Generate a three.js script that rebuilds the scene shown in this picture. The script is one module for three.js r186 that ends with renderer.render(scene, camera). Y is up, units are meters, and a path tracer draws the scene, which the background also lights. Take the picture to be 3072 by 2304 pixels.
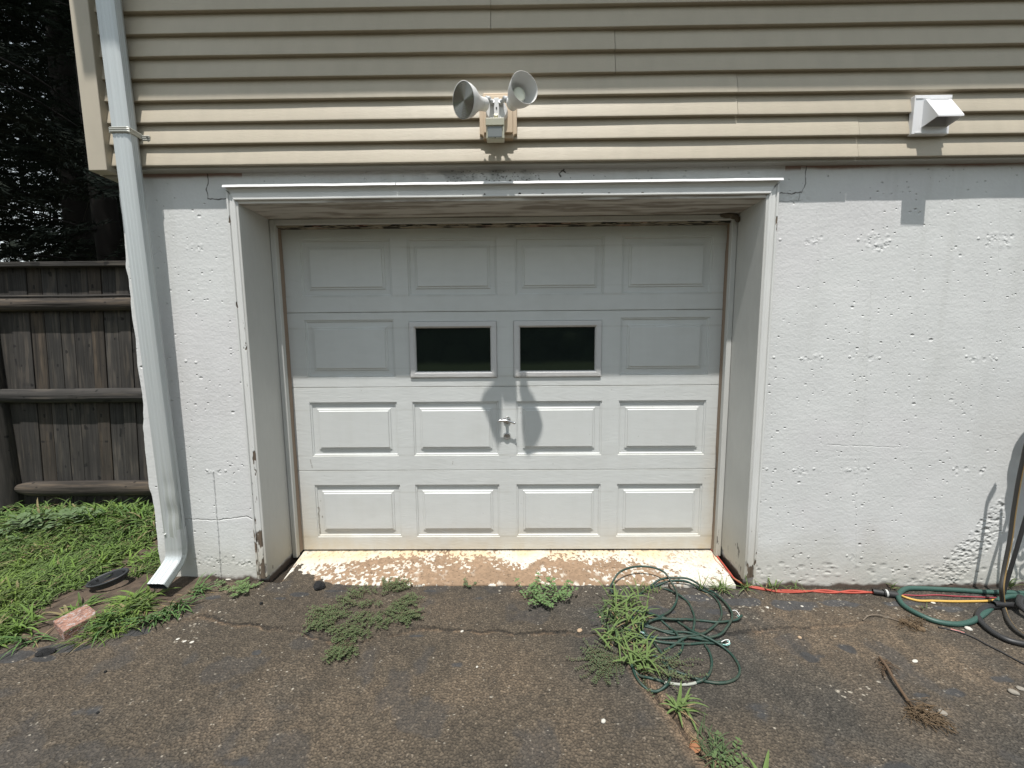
import * as THREE from 'three';
import { RoundedBoxGeometry } from 'three/addons/geometries/RoundedBoxGeometry.js';
import { mergeGeometries, mergeVertices, toCreasedNormals } from 'three/addons/utils/BufferGeometryUtils.js';

// ---------------------------------------------------------------- camera, sky, sun, exposure
const scene = new THREE.Scene();
const EYE = 1.43;
const camera = new THREE.PerspectiveCamera(90.25, 1024 / 768, 0.05, 400);
camera.position.set(0, EYE, 0);
camera.rotation.set(-0.10455, 0.01037, -0.00787, 'YXZ');
scene.add(camera);
const SUN = new THREE.Vector3(-0.115, 2.95, 1).normalize();
const renderer = new THREE.WebGLRenderer({ antialias: true });
renderer.setSize(1024, 768);
renderer.toneMapping = THREE.LinearToneMapping;
renderer.toneMappingExposure = 1.42;
renderer.shadowMap.enabled = true;
{
  const w = 512, h = 256, d = new Float32Array(w * h * 4), v = new THREE.Vector3();
  for (let y = 0; y < h; y++) for (let x = 0; x < w; x++) {
    const el = (y + 0.5) / h * Math.PI - Math.PI / 2, az = (x + 0.5) / w * 2 * Math.PI - Math.PI;
    v.set(Math.cos(el) * Math.cos(az), Math.sin(el), Math.cos(el) * Math.sin(az));
    const up = Math.max(0, v.y), k = Math.pow(1 - up, 2.2), s = Math.max(0, v.dot(SUN));
    const halo = 0.5 * Math.pow(s, 24) + 0.16 * Math.pow(s, 4);
    let r = 0.285 + 0.72 * k + halo, g = 0.35 + 0.73 * k + halo, b = 0.435 + 0.63 * k + halo * 0.93;
    if (v.y < 0) { r = 0.1; g = 0.11; b = 0.09; }
    const o = (y * w + x) * 4; d[o] = r; d[o + 1] = g; d[o + 2] = b; d[o + 3] = 1;
  }
  const t = new THREE.DataTexture(d, w, h, THREE.RGBAFormat, THREE.FloatType);
  t.mapping = THREE.EquirectangularReflectionMapping; t.magFilter = t.minFilter = THREE.LinearFilter; t.needsUpdate = true;
  scene.background = t; scene.environment = t;
  scene.backgroundIntensity = 1.0; scene.environmentIntensity = 1.0;
}
const sun = new THREE.DirectionalLight(new THREE.Color(1, 0.97, 0.925), 4.1);
sun.name = 'sun'; sun.position.copy(SUN).multiplyScalar(20); sun.castShadow = true; sun.shadow.radius = 1.4;
Object.assign(sun.shadow.camera, { left: -8, right: 8, top: 8, bottom: -8, near: 1, far: 60 }); sun.shadow.mapSize.set(4096, 4096);
scene.add(sun); scene.add(sun.target);

// ---------------------------------------------------------------- helpers
let S = 12345;
const rnd = () => { S = (S + 0x6d2b79f5) | 0; let t = Math.imul(S ^ (S >>> 15), 1 | S); t = (t + Math.imul(t ^ (t >>> 7), 61 | t)) ^ t; return ((t ^ (t >>> 14)) >>> 0) / 4294967296; };
const rr = (a, b) => a + (b - a) * rnd();
const clamp = (x, a = 0, b = 1) => x < a ? a : x > b ? b : x;
const sst = (a, b, x) => { const t = clamp((x - a) / (b - a)); return t * t * (3 - 2 * t); };
const lerp = (a, b, t) => a + (b - a) * t;
const TAB = new Float32Array(65536); for (let i = 0; i < 65536; i++) TAB[i] = rnd();
function vn(x, y, s = 0) {
  x += s * 17.3; y += s * 41.7;
  const ix = Math.floor(x), iy = Math.floor(y); let fx = x - ix, fy = y - iy; fx = fx * fx * (3 - 2 * fx); fy = fy * fy * (3 - 2 * fy);
  const a = (iy & 255) << 8, b = ((iy + 1) & 255) << 8, c = ix & 255, e = (ix + 1) & 255;
  const p = TAB[a | c] + (TAB[a | e] - TAB[a | c]) * fx, q = TAB[b | c] + (TAB[b | e] - TAB[b | c]) * fx;
  return p + (q - p) * fy;
}
function fbm(x, y, o = 4, s = 0) { let a = 0, n = 0, k = 1; for (let i = 0; i < o; i++) { a += k * vn(x, y, s + i * 3); n += k; k *= 0.5; x *= 2.03; y *= 2.03; } return a / n; }
const toB = (c) => { c = clamp(c); return Math.round(255 * (c <= 0.0031308 ? c * 12.92 : 1.055 * Math.pow(c, 1 / 2.4) - 0.055)); };
// textures computed texel by texel; fn(u, v, out) with u, v in 0..1 (v up)
function colorTex(w, h, fn, rep = false) {
  const d = new Uint8Array(w * h * 4), o = [0, 0, 0];
  for (let y = 0, i = 0; y < h; y++) for (let x = 0; x < w; x++, i += 4) { fn((x + 0.5) / w, (y + 0.5) / h, o, y * w + x); d[i] = toB(o[0]); d[i + 1] = toB(o[1]); d[i + 2] = toB(o[2]); d[i + 3] = 255; }
  const t = new THREE.DataTexture(d, w, h); t.colorSpace = THREE.SRGBColorSpace; return fin(t, rep);
}
function grayTex(w, h, fn, rep = false) {
  const d = new Uint8Array(w * h * 4);
  for (let y = 0, i = 0; y < h; y++) for (let x = 0; x < w; x++, i += 4) { const q = Math.round(255 * clamp(fn((x + 0.5) / w, (y + 0.5) / h, y * w + x))); d[i] = d[i + 1] = d[i + 2] = q; d[i + 3] = 255; }
  return fin(new THREE.DataTexture(d, w, h), rep);
}
function fin(t, rep) { t.magFilter = THREE.LinearFilter; t.minFilter = THREE.LinearFilter; t.wrapS = t.wrapT = rep ? THREE.RepeatWrapping : THREE.MirroredRepeatWrapping; t.needsUpdate = true; return t; }
function scaled(t, w, h, ox = 0, oy = 0) { const c = t.clone(); c.repeat.set(1 / w, 1 / h); c.offset.set(ox, oy); c.needsUpdate = true; return c; }
class Layer {              // a float raster over a rectangle of the place, in metres
  constructor(w, h, x0, y0, sx, sy) { Object.assign(this, { w, h, x0, y0, sx, sy }); this.a = new Float32Array(w * h); }
  blob(x, y, r, val, soft = 1, mode = 'add', asp = 1) {
    const px = (x - this.x0) / this.sx * this.w, py = (y - this.y0) / this.sy * this.h, rx = r / this.sx * this.w * asp, ry = r / this.sy * this.h;
    for (let j = Math.max(0, Math.floor(py - ry)); j <= Math.min(this.h - 1, Math.ceil(py + ry)); j++) for (let i = Math.max(0, Math.floor(px - rx)); i <= Math.min(this.w - 1, Math.ceil(px + rx)); i++) {
      const q = Math.hypot((i - px) / rx, (j - py) / ry); if (q >= 1) continue;
      const k = val * (soft ? sst(1, 1 - soft, q) : 1), n = j * this.w + i;
      if (mode === 'max') { if (Math.abs(k) > Math.abs(this.a[n])) this.a[n] = k; } else this.a[n] += k;
    }
  }
  line(pts, r, val, jit = 0, mode = 'max') {
    for (let s = 0; s + 1 < pts.length; s++) {
      const [ax, ay] = pts[s], [bx, by] = pts[s + 1], L = Math.hypot(bx - ax, by - ay), n = Math.max(1, Math.ceil(L / (r * 0.6)));
      for (let i = 0; i <= n; i++) { const t = i / n, x = lerp(ax, bx, t), y = lerp(ay, by, t); this.blob(x + jit * (fbm(x * 40, y * 40, 3, 5) - 0.5) * 2, y + jit * (fbm(x * 40, y * 40, 3, 9) - 0.5) * 2, r * (0.6 + 0.8 * vn(x * 60, y * 60, 2)), val, 0.8, mode); }
    }
  }
  at(u, v) { return this.a[Math.min(this.h - 1, Math.floor(v * this.h)) * this.w + Math.min(this.w - 1, Math.floor(u * this.w))]; }
}
// where the sight line through a point of the 3072 x 2304 photograph meets a plane of the place
const CM = new THREE.Matrix4().makeRotationFromEuler(camera.rotation);
const sight = (x, y) => new THREE.Vector3((x - 1536) / 1147, -(y - 1152) / 1147, -1).applyMatrix4(CM);
const onWall = (x, y, z = -2.125) => { const r = sight(x, y), k = z / r.z; return new THREE.Vector3(r.x * k, EYE + r.y * k, z); };
const onGround = (x, y, h = 0.015) => { const r = sight(x, y), k = (h - EYE) / r.y; return new THREE.Vector3(r.x * k, h, r.z * k); };

const used = new Map();
function numbered(n) { const k = used.get(n) ?? 0; used.set(n, k + 1); return k ? `${n}_${String(k).padStart(3, '0')}` : n; }
function tag(o, label, category, group, kind) { o.userData.label = label; if (category) o.userData.category = category; if (group) o.userData.group = group; if (kind) o.userData.kind = kind; return o; }
function thing(name, label, category, p = [0, 0, 0], group) { const o = new THREE.Group(); o.name = numbered(name); o.position.set(...p); scene.add(o); return tag(o, label, category, group); }
function part(name, geo, mat, parent, label) {
  const g = Array.isArray(geo) ? merge(geo) : geo, m = new THREE.Mesh(g, mat); m.name = name; m.castShadow = m.receiveShadow = true; (parent ?? scene).add(m);
  if (label) m.userData.label = label; return m;
}
function merge(list) {
  return mergeGeometries(list.map((g) => { const q = g.index ? g.toNonIndexed() : g.clone(); for (const k of Object.keys(q.attributes)) if (!['position', 'normal', 'uv'].includes(k)) q.deleteAttribute(k); if (!q.attributes.uv) q.setAttribute('uv', new THREE.BufferAttribute(new Float32Array(q.attributes.position.count * 2), 2)); return q; }));
}
function uvBox(g) {        // uv in metres from the face's main direction
  const q = g.index ? g.toNonIndexed() : g, p = q.attributes.position, n = q.attributes.normal, uv = new Float32Array(p.count * 2);
  for (let i = 0; i < p.count; i += 3) {
    const ax = Math.abs(n.getX(i) + n.getX(i + 1) + n.getX(i + 2)), ay = Math.abs(n.getY(i) + n.getY(i + 1) + n.getY(i + 2)), az = Math.abs(n.getZ(i) + n.getZ(i + 1) + n.getZ(i + 2));
    for (let k = i; k < i + 3; k++) { const a = az >= ax && az >= ay ? [p.getX(k), p.getY(k)] : ax >= ay ? [p.getZ(k), p.getY(k)] : [p.getX(k), p.getZ(k)]; uv[k * 2] = a[0]; uv[k * 2 + 1] = a[1]; }
  }
  q.setAttribute('uv', new THREE.BufferAttribute(uv, 2)); return q;
}
const box = (x0, x1, y0, y1, z0, z1, r = 0) => { const w = x1 - x0, h = y1 - y0, d = z1 - z0; const g = r ? new RoundedBoxGeometry(w, h, d, 2, r) : new THREE.BoxGeometry(w, h, d); g.translate((x0 + x1) / 2, (y0 + y1) / 2, (z0 + z1) / 2); return uvBox(g); };
// strip of quads through rows of points; rows[i][j] = [x, y, z, u, v]
function sheet(rows, smooth = false) {
  const n = rows.length, m = rows[0].length, p = [], uv = [], ix = [];
  for (const r of rows) for (const q of r) { p.push(q[0], q[1], q[2]); uv.push(q[3] ?? 0, q[4] ?? 0); }
  for (let i = 0; i + 1 < n; i++) for (let j = 0; j + 1 < m; j++) { const a = i * m + j, b = a + 1, c = a + m, e = c + 1; ix.push(a, c, b, b, c, e); }
  let g = new THREE.BufferGeometry(); g.setAttribute('position', new THREE.Float32BufferAttribute(p, 3)); g.setAttribute('uv', new THREE.Float32BufferAttribute(uv, 2)); g.setIndex(ix);
  if (!smooth) g = g.toNonIndexed(); g.computeVertexNormals(); return g;
}
function tube(pts, r, seg = 60, rad = 8) { return new THREE.TubeGeometry(new THREE.CatmullRomCurve3(pts.map((p) => p.isVector3 ? p : new THREE.Vector3(...p)), false, 'centripetal'), seg, r, rad, false); }
const std = (o) => new THREE.MeshStandardMaterial(o);
const rgb = (r, g, b) => new THREE.Color().setRGB(r, g, b);
const UP = new THREE.Vector3(0, 1, 0);
function segDist(px, py, pts) { let best = 1e9, side = 0; for (let i = 0; i + 1 < pts.length; i++) { const [ax, ay] = pts[i], [bx, by] = pts[i + 1], dx = bx - ax, dy = by - ay, t = clamp(((px - ax) * dx + (py - ay) * dy) / (dx * dx + dy * dy)), ex = px - ax - dx * t, ey = py - ay - dy * t, q = ex * ex + ey * ey; if (q < best) { best = q; side = dx * ey - dy * ex; } } return [Math.sqrt(best), side]; }

// ---------------------------------------------------------------- the lie of the land
const gxz = (list, h) => list.map(([x, y]) => { const p = onGround(x, y, h); return [p.x, p.z]; });
const RIDGE = gxz([[300, 1870], [534, 1874], [599, 1863], [708, 1885], [779, 1884], [884, 1903], [939, 1915], [1040, 1922], [1133, 1913], [1172, 1898], [1247, 1887], [1297, 1883], [1396, 1888], [1545, 1893], [1645, 1896], [1744, 1900], [1900, 1893], [2060, 1882], [2194, 1889], [2400, 1872], [2600, 1850]]);
const CRACK = gxz([[1900, 1960], [1940, 2040], [1975, 2090], [2015, 2140], [2060, 2200], [2110, 2265], [2150, 2304], [2230, 2400], [2400, 2600]]);
const LAWN = gxz([[-700, 2040], [-300, 1990], [0, 1945], [110, 1930], [200, 1925], [300, 1912], [420, 1890], [500, 1855], [560, 1820], [600, 1795], [640, 1772], [660, 1745]], 0.03);
const lawnPoly = [...LAWN, [-1.55, -2.3], [-2.1, -2.3], [-2.1, -12], [-12, -12], [-12, LAWN[0][1]]];
function inPoly(x, y, P) { let c = false; for (let i = 0, j = P.length - 1; i < P.length; j = i++) if ((P[i][1] > y) !== (P[j][1] > y) && x < (P[j][0] - P[i][0]) * (y - P[i][1]) / (P[j][1] - P[i][1]) + P[i][0]) c = !c; return c; }
const lawnD = (x, z) => { const d = segDist(x, z, LAWN)[0]; return inPoly(x, z, lawnPoly) ? d : -d; };
const lie = (x, z) => 0.018 + 0.027 * sst(-0.6, -1.7, x) - 0.022 * sst(0.4, 1.8, x) - 0.012 * (z + 2.1);
function ground(x, z) {
  let h = lie(x, z) + 0.010 * (fbm(x * 1.7, z * 1.7, 3, 4) - 0.5) + 0.006 * (fbm(x * 9, z * 9, 3, 6) - 0.5);
  const jx = x + 0.05 * (fbm(x * 14, z * 14, 5, 21) - 0.5), jz = z + 0.06 * (fbm(x * 14, z * 14, 5, 22) - 0.5);
  const [d, s] = segDist(jx, jz, RIDGE), fade = sst(2.1, 1.2, x) * (0.25 + 0.75 * sst(0.35, 0.6, fbm(x * 4, z * 4, 2, 31)));
  h += 0.010 * fade * (s < 0 ? sst(0.001, 0.009, d) * sst(0.5, 0.05, d) : -0.4 * sst(0.03, 0, d));
  const behind = s < 0 ? sst(0, 0.05, d) : 0; h += behind * 0.010 * (fbm(x * 26, z * 26, 3, 8) - 0.5);
  const c = segDist(jx, jz, CRACK)[0]; h -= 0.016 * sst(0.02, 0.004, c);
  if (x < -1.395 && x > -1.5 && z < -2.1) h -= 0.02; if (x > 1.27 && x < 1.34 && z < -2.1) h -= 0.03;
  return h;
}
const soilH = (x, z) => { const d = lawnD(x, z); return lie(x, -2.1 + Math.max(0, z + 2.1)) - 0.03 + 0.045 * sst(-0.06, 0.10, d) + 0.05 * sst(-2.1, -2.8, z) + 0.03 * (fbm(x * 3, z * 3, 3, 40) - 0.5) * sst(0, 0.3, d) + 0.012 * (fbm(x * 22, z * 22, 3, 41) - 0.5); };

// ---------------------------------------------------------------- asphalt driveway
const GX0 = -3.2, GZ0 = -2.5, GW = 6.4, GD = 1.6;
{
  const W = 2048, H = 1024, tar = new Layer(W, H, GX0, GZ0, GW, GD), pale = new Layer(W, H, GX0, GZ0, GW, GD), sand = new Layer(W, H, GX0, GZ0, GW, GD), pit = new Layer(W, H, GX0, GZ0, GW, GD);
  const tarAt = (x, y, rx, ry, v = 1) => { const p = onGround(x, y), q = onGround(x, y + ry), r = Math.abs(q.z - p.z), w = rx / 1147 * Math.abs(p.z); tar.blob(p.x, p.z, r, v, 1, 'max', w / r); };
  for (const a of [[2230, 1800, 120, 22], [2380, 1806, 150, 26], [2530, 1800, 120, 20], [2080, 1790, 130, 22, .8], [2150, 1830, 90, 20, .9], [2700, 1800, 120, 18, .7], [2850, 1815, 160, 20, .7], [1990, 1830, 130, 25, .8], [2060, 1790, 60, 20, .8], [40, 1985, 110, 40], [200, 1958, 170, 24], [410, 1912, 80, 20], [130, 1990, 90, 18, .9], [770, 1965, 25, 14], [430, 1730, 60, 20], [900, 1795, 60, 14, .9], [1290, 1775, 60, 10, .8], [840, 1810, 40, 10, .9], [1010, 1780, 80, 10, .7], [2440, 1960, 80, 40, .75], [2540, 1930, 60, 30, .6], [1420, 1800, 140, 24, .5], [1250, 1905, 70, 10, .8], [1370, 1990, 60, 20, .5], [2700, 2300, 260, 80, .6], [2300, 2120, 260, 80, .55], [700, 2290, 300, 60, .45], [300, 2150, 300, 60, .4], [2860, 2060, 90, 30, .7], [3000, 2020, 90, 30, .6], [2760, 2070, 60, 20, .5], [640, 1810, 60, 14, .8]]) tarAt(...a);
  for (let i = 0; i < 1700; i++) pale.blob(GX0 + rnd() * GW, GZ0 + rnd() * GD, rr(0.002, 0.0042) * (rnd() < 0.06 ? 1.7 : 1), rr(0.3, 1), 0.4, 'max', rr(0.8, 1.6));
  for (const [x, y, n, r] of [[560, 1934, 9, 0.05], [2100, 1770, 40, 0.2], [2400, 1800, 30, 0.25], [2250, 1830, 26, 0.15], [2800, 1840, 50, 0.3], [1850, 1770, 40, 0.2], [560, 1880, 26, 0.2], [1600, 1775, 20, 0.2], [2560, 2060, 14, 0.08], [760, 1790, 22, 0.3]]) for (let i = 0; i < n; i++) { const p = onGround(x, y); pale.blob(p.x + rr(-r, r), p.z + rr(-r, r) * 0.35, rr(0.003, 0.007), rr(0.5, 1), 0.4, 'max', rr(0.7, 1.7)); }
  for (let i = 0; i < 900; i++) pit.blob(GX0 + rnd() * GW, GZ0 + rnd() * GD, rr(0.003, 0.009), rr(0.3, 1), 0.7, 'max');
  const sandAt = (x, y, r, v) => { const p = onGround(x, y); sand.blob(p.x, p.z, r, v, 1, 'max', 1.8); };
  for (const a of [[1700, 2210, .25, .35], [1150, 2100, .3, .4], [2420, 1900, .3, .9], [2640, 1890, .25, .7], [2900, 1960, .25, .7], [740, 2170, .3, .5], [1480, 2050, .3, .3], [560, 1850, .12, 1], [120, 1960, .14, .9], [460, 1800, .2, 1], [700, 1780, .1, .9], [1560, 1785, .1, .8], [2820, 1850, .16, .9], [2700, 1845, .14, .9], [2780, 2110, .1, .7], [1300, 1830, .25, .3], [840, 2060, .3, .3]]) sandAt(...a);
  const bump = new Float32Array(W * H), CS = 0.0125, cell = [0, 0];
  const stones = (x, z) => { const px = x / CS, pz = z / CS, ix = Math.floor(px), iz = Math.floor(pz); let f1 = 9, f2 = 9, id = 0; for (let a = -1; a <= 1; a++) for (let b = -1; b <= 1; b++) { const h = ((ix + a) * 73 + (iz + b) * 151) & 65535, dx = ix + a + TAB[h] - px, dz = iz + b + TAB[(h + 7919) & 65535] - pz, d = dx * dx + dz * dz; if (d < f1) { f2 = f1; f1 = d; id = h; } else if (d < f2) f2 = d; } cell[0] = TAB[(id + 333) & 65535]; cell[1] = sst(0.02, 0.28, Math.sqrt(f2) - Math.sqrt(f1)); };
  const map = colorTex(W, H, (u, v, o, i) => {
    const x = GX0 + u * GW, z = GZ0 + v * GD;
    const n1 = fbm(x * 1.3, z * 1.3, 4, 1), n2 = fbm(x * 7, z * 7, 4, 2), g = vn(x * 105, z * 105, 3), g2 = vn(x * 215, z * 215, 4), g3 = fbm(x * 34, z * 34, 3, 5);
    const t = tar.a[i] > 0 ? sst(0.35, 0.55, tar.a[i] + 0.75 * (fbm(x * 16, z * 16, 4, 7) - 0.5)) : 0;
    const tt = Math.max(t, 0.5 * sst(0.60, 0.70, fbm(x * 5.5, z * 5.5, 4, 19)));
    stones(x + 0.004 * g, z + 0.004 * g2); const grit = (0.58 + 0.42 * cell[1]) * (0.77 + 0.50 * cell[0]);
    let k = (0.88 + 0.24 * n1) * (0.82 + 0.36 * n2) * (0.70 + 0.60 * g2) * grit * (0.80 + 0.40 * g3) * 1.22;
    const warm = sst(0.30, 0.62, fbm(x * 1.1 + 3, z * 1.9, 4, 14) + 0.10 * sst(0.9, -0.6, x) - 0.10 * sst(0.6, 1.6, x)); let r = lerp(0.042, 0.059, warm) * k, gg = lerp(0.0375, 0.0465, warm) * k, b = lerp(0.031, 0.0325, warm) * k;
    const sd = clamp(sst(0.46, 0.7, fbm(x * 2.4, z * 2.4, 4, 11)) * 0.35 + sand.a[i] * (0.3 + 1.1 * sst(0.35, 0.65, fbm(x * 14, z * 14, 4, 12))));
    const sk = (0.6 + 0.8 * g2) * grit * 1.35; r = lerp(r, 0.108 * sk, sd * 0.6); gg = lerp(gg, 0.078 * sk, sd * 0.6); b = lerp(b, 0.050 * sk, sd * 0.6);
    const tk = (0.6 + 0.8 * fbm(x * 30, z * 30, 3, 13)) * (0.6 + 0.4 * grit); const tb = 0.032 + 0.012 * sst(0.3, 0.9, x) * sst(-1.85, -1.98, z); r = lerp(r, tb * tk, tt * 0.9); gg = lerp(gg, tb * 1.01 * tk, tt * 0.9); b = lerp(b, tb * 1.04 * tk, tt * 0.9);
    if (g > 0.87 && g2 > 0.55) { r += 0.10 * (g - 0.8) / 0.2; gg += 0.085 * (g - 0.8) / 0.2; b += 0.068 * (g - 0.8) / 0.2; }
    const jx = x + 0.05 * (fbm(x * 14, z * 14, 5, 21) - 0.5), jz = z + 0.06 * (fbm(x * 14, z * 14, 5, 22) - 0.5);
    let rid = 0, sn = 0, ck = 0;
    if (z < -1.5) { const [d, s] = segDist(jx, jz, RIDGE); const f = 0.35 + 0.65 * sst(0.35, 0.55, fbm(x * 5, z * 5, 2, 31)); rid = sst(0.008, 0.002, d) * f * sst(2.2, 1.5, x); sn = s >= 0 ? sst(0.03, 0.003, d) * f * 0.6 * sst(0.35, 0.6, fbm(x * 20, z * 20, 3, 33)) : 0; }
    const c = segDist(jx, jz, CRACK)[0]; ck = sst(0.012, 0.004, c); sn = Math.max(sn, sst(0.07, 0.01, c) * 0.7 * sst(-0.2, 0.2, z + 1.7));
    r = lerp(r, 0.145 * sk, sn); gg = lerp(gg, 0.098 * sk, sn); b = lerp(b, 0.060 * sk, sn);
    const kk = 1 - 0.6 * Math.max(rid, ck) - 0.45 * pit.a[i]; r *= kk; gg *= kk; b *= kk;
    const pl = pale.a[i]; r = lerp(r, 0.42, pl * 0.8); gg = lerp(gg, 0.38, pl * 0.8); b = lerp(b, 0.31, pl * 0.8);
    if (z < -2.105 && (x < -1.39 || x > 1.26)) { r *= 0.5; gg *= 0.45; b *= 0.4; }
    o[0] = r; o[1] = gg; o[2] = b;
    bump[i] = 0.5 + (0.40 * (cell[1] - 0.6) + 0.22 * (cell[0] - 0.5) + 0.2 * (g2 - 0.5) + 0.4 * (g3 - 0.5)) * (1 - 0.65 * tt) - 0.35 * Math.max(rid, ck) - 0.3 * pit.a[i] + 0.3 * pl;
  });
  const bm = grayTex(W, H, (u, v, i) => bump[i]);
  const asphalt = std({ map, bumpMap: bm, bumpScale: 0.012, roughness: 0.93 });
  const xs = [-40, -20, -10, -6]; for (let x = -3.4; x <= 3.4; x += 0.008) xs.push(x); xs.push(4, 5, 7, 10, 20, 40);
  const zs = [-2.75, -2.5]; for (let z = -2.46; z <= -0.9; z += 0.008) zs.push(z); zs.push(-0.8, -0.6, -0.3, 0, 0.6, 1.5, 3, 6, 9, 14);
  const rows = zs.map((z) => xs.map((x) => [x, Math.abs(x) < 3.5 && z < -0.85 ? ground(x, z) : lie(clamp(x, -3, 3), clamp(z, -3, 1)), z, (x - GX0) / GW, (z - GZ0) / GD]));
  tag(part('driveway', sheet(rows, true), asphalt), 'worn brown asphalt driveway with cracks and tar patches', undefined, undefined, 'structure').name = numbered('driveway');
}
// ---------------------------------------------------------------- the lawn's soil and the land beyond
const soilTex = colorTex(1024, 1024, (u, v, o) => {
  const x = u * 4, y = v * 4, n = fbm(x * 3, y * 3, 4, 50), g = fbm(x * 30, y * 30, 3, 51), k = (0.6 + 0.8 * n) * (0.5 + g);
  o[0] = 0.074 * k; o[1] = 0.053 * k; o[2] = 0.037 * k; if (vn(x * 80, y * 80, 52) > 0.93) { o[0] += 0.07; o[1] += 0.055; o[2] += 0.04; }
});
const soilMat = std({ map: scaled(soilTex, 4, 4), bumpMap: scaled(grayTex(512, 512, (u, v) => fbm(u * 110, v * 110, 4, 53)), 2, 2), bumpScale: 0.012, roughness: 1 });
{
  const xs = [], zs = []; for (let x = -6; x <= -1.2; x += 0.03) xs.push(x); for (let z = -4.2; z <= -0.6; z += 0.03) zs.push(z); xs.unshift(-12, -9); zs.unshift(-12, -8); zs.push(0.5, 2);
  tag(part(numbered('soil'), sheet(zs.map((z) => xs.map((x) => [x, soilH(x, z), z, x, z])), true), soilMat), 'bare brown soil under the grass beside the house', undefined, undefined, 'structure');
  const far = new THREE.PlaneGeometry(400, 400, 1, 1).rotateX(-Math.PI / 2).translate(0, -0.09, 0); const uv = far.attributes.uv; for (let i = 0; i < uv.count; i++) uv.setXY(i, uv.getX(i) * 400, uv.getY(i) * 400);
  tag(part(numbered('land'), far, std({ color: rgb(0.07, 0.11, 0.035), roughness: 1 })), 'open grassy land around the house', undefined, undefined, 'structure');
}

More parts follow.
